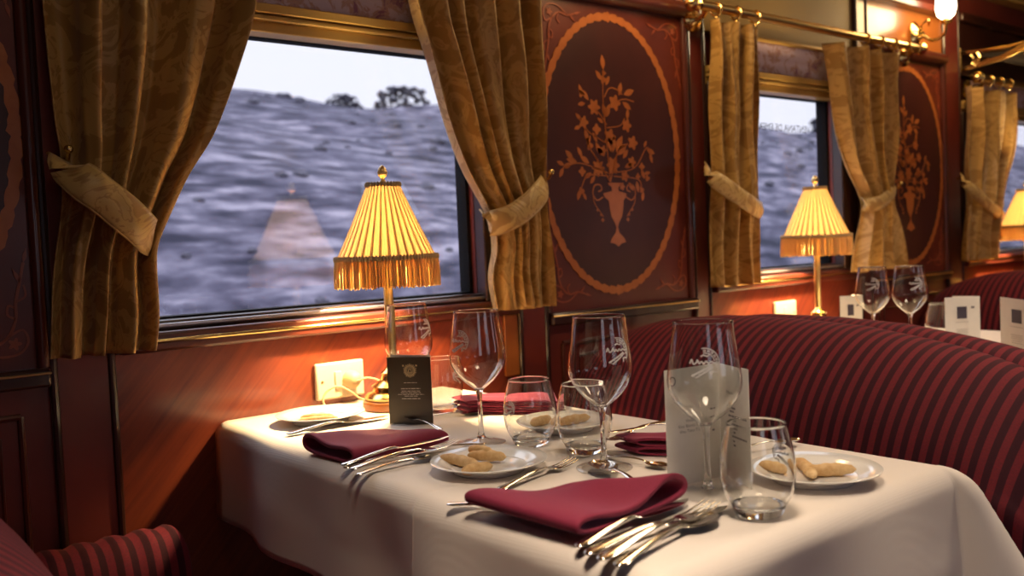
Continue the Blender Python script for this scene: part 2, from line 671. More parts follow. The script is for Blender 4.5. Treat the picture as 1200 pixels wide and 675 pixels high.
g = G()
nx, ny = 150, 46
v = []
ys = [3.0] + [4+22.5*j/(ny-3) for j in range(ny-2)] + [60]
for j in range(ny):
    for i in range(nx):
        x = -12 + 150*i/(nx-1)
        v.append((x, ys[j], hill_z(x, ys[j]) + rng.normal()*.012))
f = [(j*nx+i, j*nx+i+1, (j+1)*nx+i+1, (j+1)*nx+i) for j in range(ny-1) for i in range(nx-1)]
g.add(v, f)
struct('hillside', g, 'hill')


def blob(g, c, r, seed=0):
    a, b, n, m_ = random.random()*6, random.random()*6, 9, 6
    rings = []
    for i in range(m_+1):
        th = PI*i/m_
        ring = []
        for k in range(n):
            ph = 2*PI*k/n
            q = r*(1+.22*math.sin(3*ph+a+i)+.15*math.sin(2*th*3+b+k))
            ring.append((c[0]+q*1.2*max(1e-4, math.sin(th))*math.cos(ph), c[1]+q*max(1e-4, math.sin(th))*math.sin(ph), c[2]-q*.75*math.cos(th)))
        rings.append(ring)
    g.loft(rings)


g = G()
for i in range(420):
    y = 4.2+20.3*random.random()**.8
    x = -6 + 85*random.random()
    r = .05+.10*random.random()**2
    blob(g, (x, y, hill_z(x, y)+r*.15), r)
tag(obj('scrub', g, 'scrub'), 'low grey scrub dotted over the hillside outside the windows', 'scrub', kind='stuff')


def tree(name, label, px, py, wpx, hpx):
    p = at(px, py, 'y', 26.0)
    k = (Vector(p)-CAM).dot(fwd)/F
    base = Vector((p.x, 26.0, hill_z(p.x, 25.5)-.1))
    t = thing(name, label, 'tree', base, 'trees on the ridge outside')
    g = G()
    for i in range(110):
        a, q = random.random()*6.28, random.random()**.5
        zz = random.random()
        ww = math.sqrt(max(.05, 1-(2*zz-.8)**2*.6))
        blob(g, (p.x+.5*wpx*k*q*math.cos(a)*ww, 26+.5*wpx*k*q*math.sin(a)*.6*ww, base.z+.1*hpx*k+hpx*k*1.05*zz), hpx*k*(.06+.09*random.random()))
    obj('crown', g, 'leaf', t)
    g = G()
    g.tube([(p.x, 26, base.z-.3), (p.x+.1, 26, base.z+hpx*k*.4)], [.16, .1])
    obj('trunk', g, 'trunk', t)


tree('tree', 'larger dark round tree on the ridge, by the curtain right of the lamp', 472, 108, 78, 25)
tree('tree', 'small dark bush on the ridge above the fringed lamp', 403, 109, 48, 19)
tree('tree', 'dark bush on the ridge seen through the farther window', 962, 151, 40, 22)

# ------------------------------------------------------------------ room shell
ZC = 2.35
XL, XR, YO = -1.3, 6.6, -2.85
PANES = [(.553, 1.385), (2.38, 3.005), (4.08, 4.95)]     # glass extents of the three windows
GZ0, GZ1 = .97, 1.546
g = G()
g.box(XL, XR, .02, .066, 0, GZ0-.02)
g.box(XL, XR, .02, .066, GZ1+.015, ZC+.3)
xs = [XL] + [q for p in PANES for q in (p[0]-.01, p[1]+.01)] + [XR]
for a, b in zip(xs[0::2], xs[1::2]):
    g.box(a, b, .02, .066, GZ0-.02, GZ1+.015)
struct('wall_window_side', g, 'red_wood', smooth=False)
OPP = [(-.50, .10), (1.0, 1.6), (2.8, 3.4), (4.6, 5.2)]
g = G()
g.box(XL, XR, YO-.12, YO, 0, 1.0)
g.box(XL, XR, YO-.12, YO, 1.5, ZC+.3)
xs = [XL] + [q for p in OPP for q in p] + [XR]
for a, b in zip(xs[0::2], xs[1::2]):
    g.box(a, b, YO-.12, YO, 1.0, 1.5)
struct('wall_aisle_side', g, 'red_wood', smooth=False)
g = G(); g.box(XL-.1, XL, YO-.1, .14, 0, ZC+.3); struct('wall_rear', g, 'mahogany', smooth=False)
g = G(); g.box(XR, XR+.1, YO-.1, .14, 0, ZC+.3); struct('wall_front', g, 'mahogany', smooth=False)
g = G(); g.box(XL-.1, XR+.1, YO-.12, .14, -.06, 0); struct('floor', g, 'carpet', smooth=False)
g = G()
ring0, ring1 = [], []
for k in range(25):
    a = PI*k/24
    yy = (YO+.02)/2 + (.02-YO)/2*math.cos(a)
    zz = 2.12 + .28*math.sin(a)
    ring0.append((XL-.1, yy, zz)); ring1.append((XR+.1, yy, zz))
ring0 += [(XL-.1, YO, 2.5), (XL-.1, .02, 2.5)]
ring1 += [(XR+.1, YO, 2.5), (XR+.1, .02, 2.5)]
g.loft([ring0, ring1])
struct('ceiling', g, 'ceiling', ang=20)
g = G(); g.box(XL, XR, -.012, .02, 0, .11); struct('baseboard_window_side', g, 'dark_wood', bevel=.004)

tn = [0]


def trim(g, m_, bevel=.003, **kw):
    tn[0] += 1
    return struct('trim_%d' % tn[0], g, m_, bevel=bevel, **kw)


def make_window(n, x0, x1, L, Rr):
    """glass x0..x1 set in a bay L..Rr"""
    t = bpy.data.objects.new('window_%d' % n, None)
    col.objects.link(t)
    t.location = ((x0+x1)/2, .02, GZ0)
    ROOT[t.name] = Vector(t.location)
    tag(t, kind='structure')
    g = G(); g.box(x0-.015, x1+.015, .052, .058, GZ0-.015, GZ1+.015)
    obj('pane', g, 'pane', t, smooth=False)
    g = G()
    for a, b, c, d in ((x0-.02, x0, GZ0-.02, GZ1+.02), (x1, x1+.02, GZ0-.02, GZ1+.02), (x0, x1, GZ0-.02, GZ0), (x0, x1, GZ1, GZ1+.02)):
        g.box(a, b, .035, .075, c, d)
    for a, b, c, d in ((x0-.025, x0-.009, GZ0-.025, GZ1+.02), (x1+.009, x1+.025, GZ0-.025, GZ1+.02), (x0-.01, x1+.01, GZ0-.025, GZ0-.019), (x0-.01, x1+.01, GZ1+.010, GZ1+.02)):
        g.box(a, b, .06, .067, c, d)
    obj('gasket', g, 'rubber', t, smooth=False)
    g = G()
    g.box(L+.01, x0-.012, -.018, .05, .93, GZ1+.01)
    g.box(x1+.012, x1+.06, -.018, .05, .93, GZ1+.01)
    g.box(x1+.06, Rr-.005, -.006, .02, .93, GZ1+.01)
    g.box(x0-.012, x1+.012, -.006, .05, .945, GZ0-.004)
    obj('window_frame', g, 'dark_wood', t, bevel=.004)
    g = G(); g.box(x0-.012, x1+.012, -.012, .03, GZ0-.018, GZ0-.010)
    obj('frame_bead', g, 'steel', t, bevel=.002)
    g = G(); g.box(L+.005, Rr-.005, -.032, .02, .908, .946)
    obj('window_sill', g, 'mahogany', t, bevel=.006)
    g = G(); g.box(L+.005, Rr-.005, -.037, -.02, .9245, .9325)
    obj('brass_strip', g, 'brass', t, bevel=.003)
    g = G()
    g.box(L+.005, Rr-.005, -.012, .05, GZ1, GZ1+.022)
    g.box(L+.005, Rr-.005, -.026, .02, GZ1+.022, GZ1+.031)
    g.box(L+.005, Rr-.005, -.020, .02, GZ1+.031, GZ1+.036)
    g.box(L+.005, Rr-.005, -.028, .02, GZ1+.036, GZ1+.056)
    obj('header_rail', g, 'gold_trim', t, bevel=.003)
    return t


BAYS = [(.515, 1.50), (2.275, 3.13), (3.94, 5.1)]
for i, (p, b) in enumerate(zip(PANES, BAYS)):
    make_window(i+1, p[0], p[1], b[0], b[1])
    g = G()
    g.box(b[0], b[1], -.002, .02, .11, .908)
    trim(g, 'cherry', 0, smooth=False)
    mb = .12 if i == 2 else .06
    # pelmet board above the blind
    g = G()
    g.box(b[0], b[1], -.004, .02, 1.71, 1.93)
    trim(g, 'ochre' if i < 2 else 'dark_wood', .003)
    g = G()
    g.box(b[0], b[1], -.03, .02, 1.93, 1.965)
    trim(g, 'dark_wood', .006)
    lab = ['pale pink floral blind pulled up above the nearest window', 'floral blind pulled up above the window behind the second lamp', 'floral blind above the farthest window'][i]
    t = thing('roller_blind', lab, 'blind', ((b[0]+b[1])/2, 0, GZ1+.056), 'floral blinds above the windows')
    g = G()
    rows = []
    for k in range(9):
        z = GZ1+.056 + (1.71-GZ1-.056)*k/8
        rows.append([(b[0]+mb+(b[1]-b[0]-2*mb)*j/20, -.004+.002*math.sin(k*2.2), z) for j in range(21)])
    g.loft(rows, False, False)
    obj('blind_cloth', g, 'blind', t, solid=.002)
    g = G(); g.tube([(b[0]+mb, -.006, 1.712), (b[1]-mb, -.006, 1.712)], .008, 10)
    obj('blind_roller', g, 'gold_trim', t)

# pilasters: flat red strip with half-round mouldings
for (x0, x1, hi) in ((.40, .515, 2.1), (1.50, 1.603, 1.95), (2.192, 2.275, 2.1), (3.13, 3.215, 1.95), (3.80, 3.94, 2.1), (5.1, 5.2, 2.1)):
    lower = .905
    g = G(); g.box(x0+.012, x1-.012, -.012, .02, .11, hi)
    trim(g, 'red_wood', .003)
    g = G()
    for xx in (x0+.007, x1-.007):
        g.tube([(xx, -.010, .11), (xx, -.010, hi)], .0075, 10)
    trim(g, 'dark_wood', 0)
# orange stile beside the near window, below the sill
g = G(); g.box(1.455, 1.500, -.010, .02, .75, .906); trim(g, 'orange_wood', .003)


# ---------------------------------------------------------------- marquetry panels
def make_panel(x0, x1, cx, label, flat=False):
    z0, z1 = .900, 1.735
    t = thing('marquetry_panel', label, 'wall panel', ((x0+x1)/2, 0, z0), 'marquetry panels between the windows')
    fs = lambda d: (lambda a, b: (a, d, b))
    g = G(); g.box(x0, x1, -.004, .0192, z0, z1)
    obj('panel_board', g, 'mahogany_panel', t, smooth=False)
    cz, rx, rz = 1.322, .270, .378
    n = 96
    g = G()
    g.prism([(cx+rx*math.cos(2*PI*k/n), cz+rz*math.sin(2*PI*k/n)) for k in range(n)], fs(-.0035), fs(-.0052))
    obj('oval_field', g, 'mahogany_field', t, smooth=False)
    # garland band: scalloped ring
    g = G()
    n = 240
    rings = []
    for k in range(n):
        a = 2*PI*k/n
        q = .0105 + .0022*math.sin(56*a) + .0012*math.sin(112*a+1)
        if abs(math.sin(2*a)) < .05: q += .004
        c_, s_ = math.cos(a), math.sin(a)
        rings.append([(cx+(rx+d)*c_, y_, cz+(rz+d)*s_) for d, y_ in ((-q, -.0050), (q, -.0050), (q, -.0062), (-q, -.0062))])
    g.loft(rings, True, False, True)
    obj('garland_oval', g, 'inlay', t, smooth=False)
    # bouquet in a vase; coordinates in millimetres from the axis and from the vase foot
    U = .00168*.79

    def P(X, Y):
        return (cx + (X-216)*.00132, 1.066 + (645-Y)*.000832)

    g = G()
    lift, top = fs(-.0050), fs(-.0061)

    def petals(X, Y, r, nP=5, ph=0):
        c0 = P(X, Y)
        r *= .00125
        poly = []
        for k in range(nP*6):
            a = 2*PI*k/(nP*6)+ph
            q = r*(.80+.20*math.cos(nP*a))
            poly.append((c0[0]+q*math.cos(a), c0[1]+q*math.sin(a)))
        g.prism(poly, lift, top)

    def leaf(X, Y, a, l, wd=.32):
        c0 = P(X, Y)
        l *= .0013
        a = R(a)
        poly = []
        for k in range(7):
            t_ = k/6
            poly.append((t_*l, math.sin(PI*t_)*l*wd*.5))
        for k in range(5, 0, -1):
            t_ = k/6
            poly.append((t_*l, -math.sin(PI*t_)*l*wd*.5))
        g.prism([(c0[0]+p*math.cos(a)-q*math.sin(a), c0[1]+p*math.sin(a)+q*math.cos(a)) for p, q in poly], lift, top)

    def stem(*pts, w=2.0):
        ribbon(g, crv([P(*p) for p in pts], 5), w*.00075, lift, top)

    for X, Y, r, k in ((195, 92, 10, 3), (197, 70, 7, 3), (165, 185, 19, 6), (226, 165, 19, 5), (133, 237, 15, 5), (260, 238, 16, 5), (170, 257, 13, 4), (208, 280, 19, 5), (277, 296, 17, 5), (148, 312, 11, 3), (187, 325, 11, 5), (170, 384, 20, 8), (215, 374, 21, 6), (272, 362, 14, 5), (303, 376, 10, 4), (124, 397, 11, 4), (250, 410, 13, 5), (290, 410, 8, 4), (130, 145, 9, 3), (320, 415, 8, 3), (300, 455, 8, 3), (120, 460, 9, 3), (240, 445, 9, 5)):
        petals(X, Y, r, k, k*.4)
    for pts in (((205, 430), (200, 340), (195, 230), (192, 150), (196, 60)), ((205, 430), (230, 330), (262, 300)), ((205, 430), (170, 360), (148, 320), (140, 290)),
                ((200, 240), (180, 205), (165, 190)), ((200, 250), (240, 240), (255, 215)), ((196, 150), (210, 120), (230, 118), (250, 135)), ((195, 300), (150, 270), (135, 245)),
                ((200, 400), (120, 370), (75, 385)), ((210, 400), (280, 380), (320, 310), (335, 335)), ((200, 410), (140, 410), (118, 455)), ((215, 410), (290, 420), (300, 460)), ((225, 165), (255, 150), (285, 155))):
        stem(*pts)
    for X, Y, a, l in ((196, 60, 95, 32), (190, 95, 130, 26), (201, 110, 60, 24), (150, 165, 130, 28), (132, 150, 110, 24), (140, 175, 190, 22), (240, 140, 75, 30), (255, 135, 20, 34), (250, 160, -30, 30),
                       (262, 218, 80, 24), (200, 215, 70, 30), (200, 215, 110, 30), (190, 235, 150, 20), (128, 232, 140, 22), (125, 250, 200, 20), (170, 300, 120, 24), (145, 300, 110, 28), (140, 310, 60, 24),
                       (225, 330, 60, 42), (228, 340, 40, 40), (215, 330, 80, 36), (210, 330, 100, 34), (180, 340, 120, 30), (190, 345, 140, 28), (100, 358, 140, 28), (110, 366, 170, 30), (95, 372, 200, 26),
                       (75, 378, 160, 22), (72, 385, 240, 24), (125, 350, 120, 24), (145, 370, 150, 30), (320, 315, -20, 28), (330, 330, -70, 22), (312, 310, 60, 18), (300, 385, -60, 24), (310, 400, 10, 20),
                       (116, 455, 250, 24), (124, 465, -60, 18), (285, 425, -80, 26), (305, 460, -100, 22), (245, 350, 50, 26), (250, 380, 20, 26), (150, 400, 210, 24), (160, 410, 230, 22), (260, 430, -50, 24)):
        leaf(X, Y, a, l, .42)
    # vase, scrolled handles and foot
    vase = [(196, 432), (243, 432), (238, 441), (228, 446), (228, 460), (252, 468), (250, 480), (242, 492), (240, 520), (236, 545), (226, 566), (222, 580), (226, 600), (240, 618), (245, 632), (232, 636), (222, 646), (212, 636), (198, 632), (203, 618), (215, 600), (218, 580), (213, 566), (204, 545), (200, 520), (198, 492), (186, 480), (182, 468), (208, 460), (208, 446), (200, 441)]
    g.prism([P(*p) for p in vase], lift, top)
    for s in (-1, 1):
        X = lambda d: 216 + s*d
        stem((X(35), 480), (X(52), 490), (X(64), 470), (X(58), 442), (X(42), 440), (X(38), 455), (X(48), 462), w=2.6)
        stem((X(64), 470), (X(60), 500), (X(44), 530), (X(36), 545), w=1.6)
        petals(X(38), 556, 5, 4); petals(X(52), 522, 4, 4); petals(X(42), 538, 4, 4)
    obj('bouquet_inlay', g, 'inlay', t, smooth=False)
    # corner flourishes
    for sx in (-1, 1):
        for sz in (-1, 1):
            ex = x1 if sx > 0 else x0
            ez = z1 if sz > 0 else z0
            g = G()
            Q = lambda a, b: (ex - sx*(.022+a), ez - sz*(.030+b))

            def rib(pts, w_): ribbon(g, crv([Q(*p) for p in pts], 6), w_, lift, top)
            rib([(.115, .012), (.09, .018), (.06, .014), (.035, .03), (.022, .06), (.02, .09), (.012, .125), (.004, .16)], .0026)
            rib([(.06, .014), (.052, .03), (.062, .042)], .0018)
            rib([(.022, .06), (.034, .068), (.032, .084), (.022, .080)], .002)
            rib([(.09, .018), (.055, -.004), (.02, -.002), (.004, .018), (.012, .040), (.035, .03)], .002)
            rib([(.02, .09), (.004, .10), (.006, .12)], .0018)
            c0 = Q(.026, .016)
            g.prism([(c0[0]+.012*(.75+.25*math.cos(5*a))*math.cos(a), c0[1]+.012*(.75+.25*math.cos(5*a))*math.sin(a)) for a in [2*PI*k/30 for k in range(30)]], lift, top)
            for a0, b0, a1, b1 in ((.115, .012, .14, .004), (.10, .016, .118, .034), (.004, .16, -.002, .185), (.012, .125, .022, .15)):
                rib([(a0, b0), ((a0+a1)/2, (b0+b1)/2), (a1, b1)], [.0005, .0012, .0022, .003, .0034, .0036, .0034, .003, .0022, .0015, .001, .0007, .0004])
            obj('corner_flourish', g, 'inlay_red', t, smooth=False)
    # surrounding half-round moulding
    for xx in (x0+.004, x1-.004):
        g = G(); g.tube([(xx, -.008, z0), (xx, -.008, z1)], .011, 12)
        obj('side_moulding', g, 'mahogany', t)
    g = G()
    g.tube([(x0, -.012, z1+.022), (x1, -.012, z1+.022)], .024, 14)
    g.box(x0, x1, -.006, .0192, z1-.006, z1+.05)
    obj('top_moulding', g, 'mahogany', t)
    return t


make_panel(-.175, .397, .103, 'dark marquetry panel left of the nearest curtain, mostly out of frame')
make_panel(1.605, 2.188, 1.872, 'marquetry panel with oval garland and flower vase between the two nearest windows')
make_panel(3.217, 3.797, 3.51, 'marquetry panel beyond the second window, partly behind its curtain')
for (x0, x1) in ((-.30, .40), (1.603, 2.192), (3.215, 3.80)):
    # dado rail, with a thin brass nosing, and the fielded panel beneath
    g = G(); g.box(x0, x1, -.030, .02, .866, .900); trim(g, 'dark_wood', .005)
    g = G(); g.box(x0, x1, -.034, -.018, .8885, .8935); trim(g, 'old_brass', .002)
    g = G(); g.box(x0, x1, -.004, .02, .11, .866); trim(g, 'red_wood', 0, smooth=False)
    g = G()
    for d, q in ((.05, .006), (.085, .003)):
        for a, b in (((x0+d, .11+d), (x0+d, .866-d)), ((x1-d, .11+d), (x1-d, .866-d))):
            g.tube([(a[0], -.006, a[1]), (b[0], -.006, b[1])], q, 8)
        for zz in (.11+d, .866-d):
            g.tube([(x0+d, -.006, zz), (x1-d, -.006, zz)], q, 8)
    trim(g, 'mahogany', 0)
    # frieze board over the panel
    g = G(); g.box(x0, x1, -.004, .02, 1.785, 1.925); trim(g, 'orange_wood', 0, smooth=False)
    g = G(); g.box(x0, x1, -.05, .02, 1.925, 1.955); trim(g, 'mahogany', .006)
# cornice along the top of the wall
g = G(); g.box(XL, XR, -.05, .02, 2.06, 2.13); trim(g, 'gold_trim', .01)


# ------------------------------------------------------------------ curtains
def profile(pts, yv):
    w_ = [at(p[0], p[1], 'y', yv) for p in pts]
    c = crv([(q.z, q.x) for q in w_], 6)
    c = sorted(c)
    zz = np.array([p[0] for p in c]); xx = np.array([p[1] for p in c])
    return lambda z: float(np.interp(z, zz, xx))


def make_curtain(label, Lp, Rp, ztop, zbot, nf, tie, seed, outer=-1, yb=-.075, amp=(.030, .022, .030), waist=1.2, flare=0.0):
    """outer -1: the wall side of the drape is on its left; tie: pixel path of the tieback"""
    rr = random.Random(seed)
    fl, fr_ = profile(Lp, yb), profile(Rp, yb)
    xb = (fl(zbot)+fr_(zbot))/2
    t = thing('curtain', label, 'curtain', (xb, yb, zbot), 'gold damask curtains')
    nu, nv = 150, 90
    v, uv = [], []
    ph = [rr.random()*6.28 for _ in range(6)]
    Wc = nf*.15
    for j in range(nv+1):
        s = j/nv
        z = ztop + (zbot-ztop)*s
        xl, xr = fl(z), fr_(z)
        # depth of folds
        if z > waist: k = (ztop-z)/(ztop-waist); A = amp[0]+(amp[1]-amp[0])*k
        else: k = min(1, (waist-z)/(waist-zbot)/.5); A = amp[1]+(amp[2]-amp[1])*k
        pinch = math.exp(-((z-waist)/.09)**2)
        for i in range(nu+1):
            u = i/nu
            q = u + .035*math.sin(2*PI*u*1.5+ph[0]+z*1.2) + .02*math.sin(2*PI*u*3.1+ph[1])
            th = 2*PI*nf*q+ph[2]
            c_ = math.cos(th)
            fold = math.copysign(abs(c_)**.75, c_)
            y = yb - A*fold*.85 - .006*math.sin(2.3*th+ph[3]+z*5) - .004*math.sin(z*17+u*9+ph[4])
            y -= .018*pinch*math.sin(PI*u)
            x = xl + (xr-xl)*(u + .32/(2*PI*nf)*math.sin(2*th+ph[5])*.8)
            if z < zbot+.02: pass
            v.append((x, y, z + 0))
            uv.append((u*Wc, z))
    f = [(j*(nu+1)+i, j*(nu+1)+i+1, (j+1)*(nu+1)+i+1, (j+1)*(nu+1)+i) for j in range(nv) for i in range(nu)]
    g = G(); g.add(v, f); g.uv = uv
    obj('drape', g, 'curtain', t, solid=.0025, ang=80)
    # tieback: a stiff band wrapped round the front of the drape
    pts, hw = tie
    C = crv([tuple(at(p[0], p[1], 'y', p[2])) for p in pts], 8)
    g = G(); vv, uvs = [], []
    n = len(C); m_ = 10
    L = 0
    for i, p in enumerate(C):
        p = np.array(p)
        a = np.array(C[max(0, i-1)]); b = np.array(C[min(n-1, i+1)])
        tt = b-a; tt /= np.linalg.norm(tt)
        wd = np.cross(tt, (0, 1, 0)); wd /= np.linalg.norm(wd)
        if wd[2] < 0: wd = -wd
        L += np.linalg.norm(p-a) if i else 0
        for k in range(m_+1):
            q = k/m_*2-1
            pos = p + wd*hw*q*(1+.02*math.sin(i*.5)) + np.array((0, -.010*(1-q*q)-.0008*math.sin(i*.7+k), 0))
            vv.append(tuple(pos)); uvs.append((L, q*hw))
    ff = [(i*(m_+1)+k, i*(m_+1)+k+1, (i+1)*(m_+1)+k+1, (i+1)*(m_+1)+k) for i in range(n-1) for k in range(m_)]
    g.add(vv, ff); g.uv = uvs
    tb = obj('tieback', g, 'tieback', t, solid=.004, ang=80)
    g = G()
    for s in (0, m_):
        g.tube([vv[i*(m_+1)+s] for i in range(n)], .0025, 6)
    obj('piping', g, 'cord', tb)
    e_ = Vector(C[0])
    g = G()
    g.tube([(e_.x, -.022, e_.z+.004), (e_.x, e_.y-.02, e_.z+.004), (e_.x, e_.y-.03, e_.z+.018)], .004, 8)
    g.sphere((e_.x, e_.y-.03, e_.z+.02), .008)
    obj('tieback_hook', g, 'brass', t)
    return t


make_curtain('tied-back gold damask curtain on the left of the nearest window',
             [(46, -120), (57, 0), (68, 130), (76, 185), (77, 240), (66, 330), (62, 425)],
             [(288, -120), (289, 0), (272, 80), (247, 155), (215, 208), (193, 255), (181, 285), (179, 310), (182, 370), (176, 425)],
             1.722, .918, 3.7, ([(76, 190, -.05), (82, 199, -.115), (104, 217, -.142), (132, 238, -.145), (158, 260, -.138), (174, 276, -.11), (178, 281, -.06)], .031), 3, waist=1.16, amp=(.044, .028, .030))
make_curtain('tied-back gold damask curtain on the right of the nearest window',
             [(462, -120), (479, 0), (496, 60), (520, 135), (545, 200), (571, 252), (580, 290), (577, 325), (584, 365)],
             [(628, -120), (631, 0), (634, 100), (634, 205), (636, 260), (643, 330), (646, 370)],
             1.722, .925, 5.2, ([(637, 212, -.03), (636, 222, -.11), (618, 242, -.135), (596, 256, -.135), (575, 262, -.105), (568, 258, -.06)], .028), 8, waist=1.17, amp=(.034, .026, .028))
make_curtain('gold curtain on the left of the second window, just right of the big marquetry panel',
             [(832, 10), (836, 60), (835, 200), (834, 345)],
             [(888, 10), (887, 60), (888, 190), (887, 240), (890, 345)],
             1.722, .930, 3.0, ([(828, 200, -.04), (832, 206, -.11), (855, 222, -.125), (878, 238, -.12), (891, 247, -.08)], .026), 5, waist=1.2, amp=(.026, .022, .026))
make_curtain('gold curtain on the right of the second window, just above the farther wine glasses',
             [(968, 20), (976, 62), (984, 135), (998, 195), (1012, 235), (1011, 265), (1004, 318)],
             [(1048, 20), (1048, 70), (1047, 160), (1042, 230), (1048, 265), (1059, 318)],
             1.722, .934, 3.6, ([(1047, 222, -.04), (1044, 228, -.10), (1030, 238, -.12), (1014, 240, -.10), (1009, 238, -.06)], .022), 6, waist=1.17, amp=(.03, .022, .028))
make_curtain('gold curtain on the left of the farthest window, near the right edge',
             [(1130, 60), (1131, 100), (1130, 200), (1130, 312)],
             [(1194, 60), (1192, 110), (1189, 180), (1172, 245), (1168, 312)],
             1.645, .935, 3.2, ([(1126, 210, -.04), (1130, 214, -.10), (1148, 230, -.12), (1168, 247, -.10), (1174, 251, -.06)], .024), 9, waist=1.17, amp=(.028, .022, .026))


def make_rod(xa, xb, z, label, ends=(-.001, -.001)):
    t = thing('curtain_rod', label, 'curtain rod', ((xa+xb)/2, -.075, z), 'brass curtain rods')
    g = G(); g.tube([(xa, -.078, z), (xb, -.078, z)], .0145, 14)
    obj('rod', g, 'old_brass', t)
    for xx, s in ((xa, -1), (xb, 1)):
        g = G()
        prof = [(.012, 0), (.019, .004), (.019, .010), (.013, .014), (.020, .024), (.024, .034), (.018, .046), (.008, .052), (.001, .054)]
        rings = [[(xx+s*h, -.078+r*math.cos(2*PI*k/16), z+r*math.sin(2*PI*k/16)) for k in range(16)] for r, h in prof]
        g.loft(rings)
        obj('finial', g, 'brass', t)
        g = G()
        # rosette bracket on the wall
        yw = ends[0 if s < 0 else 1]
        xx2 = xx - s*.03
        rings = [[(xx2+r*(1+(.08*math.cos(12*2*PI*k/48) if r > .03 else 0))*math.cos(2*PI*k/48), yw+yy+.001 if yy > -.04 else yy-.002, z-.03+r*math.sin(2*PI*k/48)) for k in range(48)] for r, yy in ((.036, -.001), (.036, -.010), (.026, -.016), (.020, -.014), (.010, -.022), (.009, -.05))]
        g.loft(rings)
        g.tube([(xx2, -.045, z-.03), (xx2, -.066, z-.026), (xx2, -.078, z-.012)], .009, 10)
        obj('bracket', g, 'brass', t)
    nr = max(6, int((xb-xa)/.16))
    for k in range(nr):
        q = (k+.5)/nr
        # rings gather over the drapes at both ends
        f_ = q*.55 if q < .5 else 1-(1-q)*.55
        xx = xa+.03+(xb-xa-.06)*f_
        g = G()
        rr = [[(xx+.0035*math.cos(b_), -.078+(.019+.0035*math.sin(b_))*math.cos(a), z-.004+(.019+.0035*math.sin(b_))*math.sin(a)) for b_ in [2*PI*i/8 for i in range(8)]] for a in [2*PI*i/24 for i in range(24)]]
        g.loft(rr, True, False, True)
        g.sphere((xx, -.078, z-.028), .006, 8, 6)
        obj('curtain_ring', g, 'brass', t)
    return t


make_rod(2.178, 3.45, 1.757, 'brass curtain rod over the second window', (-.021, -.038))
make_rod(.45, 1.60, 1.757, 'brass curtain rod over the nearest window', (-.02, -.02))
make_rod(3.985, 5.06, 1.687, 'brass curtain rod over the farthest window')


# ------------------------------------------------------------------ sconces and luggage rack
def make_sconce(x, label):
    z = 1.83
    t = thing('wall_sconce', label, 'wall lamp', (x, 0, z), 'glass-shaded wall sconces')
    g = G()
    rings = [[(x+r*math.cos(2*PI*k/24), yy, z+1.35*r*math.sin(2*PI*k/24)) for k in range(24)] for r, yy in ((.040, -.002), (.040, -.012), (.030, -.022), (.016, -.030), (.010, -.045))]
    g.loft(rings)
    obj('back_plate', g, 'brass', t)
    g = G()
    g.tube(crv([(x, -.035, z), (x+.01, -.075, z-.03), (x+.02, -.115, z-.015), (x+.02, -.125, z+.03)], 6), .006, 10)
    g.tube(crv([(x, -.035, z+.01), (x-.03, -.055, z+.03), (x-.015, -.075, z+.045), (x+.0, -.066, z+.028)], 5), .004, 8)
    obj('arm', g, 'brass', t)
    g = G(); g.lathe([(.006, 0), (.020, .006), (.024, .014), (.012, .018), (.012, .035)], 20, (x+.02, -.125, z+.022))
    obj('candle_cup', g, 'brass', t)
    g = G()
    g.lathe([(.016, 0), (.030, .012), (.037, .040), (.034, .075), (.028, .105), (.031, .125), (.029, .125), (.026, .105), (.032, .075), (.035, .040), (.028, .014), (.014, .003)], 28, (x+.02, -.125, z+.045))
    obj('lamp_shade', g, 'opal', t)
    return t


make_sconce(3.57, 'lit brass wall sconce above the panel beyond the second window')
make_sconce(1.885, 'lit brass wall sconce above the nearest marquetry panel')

t = thing('luggage_rack', 'brass luggage rack with dark netting over the farthest window', 'luggage rack', (3.97, 0, 1.69))
for xx in (3.96, 5.0):
    g = G()
    wy = -.004
    g.tube(crv([(xx, wy, 1.80), (xx, -.10, 1.795), (xx, -.22, 1.792), (xx, -.34, 1.815), (xx, -.40, 1.85)], 5), .0075, 8)
    g.tube([(xx, wy, 1.728), (xx, -.18, 1.748), (xx, -.40, 1.815)], .0065, 8)
    g.tube([(xx, -.03, 1.738), (xx, -.17, 1.758), (xx, -.39, 1.832)], .0055, 8)
    g.tube([(xx, wy, 1.72), (xx, wy, 1.82)], .007, 8)
    g.tube(crv([(xx, -.07, 1.735), (xx, -.055, 1.752), (xx, -.085, 1.765), (xx, -.07, 1.795), (xx, -.05, 1.785), (xx, -.06, 1.77)], 5), .0075, 8)
    g.box(xx-.005, xx+.005, -.085, -.06, 1.738, 1.765)
    obj('rack_bracket', g, 'brass', t)
g = G()
for yy, zz in ((-.40, 1.85), (-.22, 1.793), (-.02, 1.80)):
    g.tube([(3.96, yy, zz), (5.0, yy, zz)], .006, 8)
obj('rail', g, 'brass', t)
g = G()
for k in range(52):
    xx = 3.965 + 1.03*k/51
    g.tube(crv([(xx, -.02, 1.80), (xx, -.20, 1.775), (xx, -.40, 1.85)], 4), .0014, 5)
for k in range(20):
    q = k/19
    yy = -.02-.38*q
    zz = 1.80 - .095*math.sin(PI*q)*.6 + .05*q**2
    g.tube([(3.965, yy, zz), (4.995, yy, zz)], .0014, 5)
obj('netting', g, 'net', t)


# ------------------------------------------------------------------ banquettes
ARCH_Y = np.array([-1.20, -1.17, -1.13, -1.066, -.985, -.899, -.767, -.598, -.405, -.212, -.089, -.005, .02])
ARCH_Z = np.array([.70, .755, .79, .820, .842, .858, .878, .888, .890, .871, .836, .784, .76])


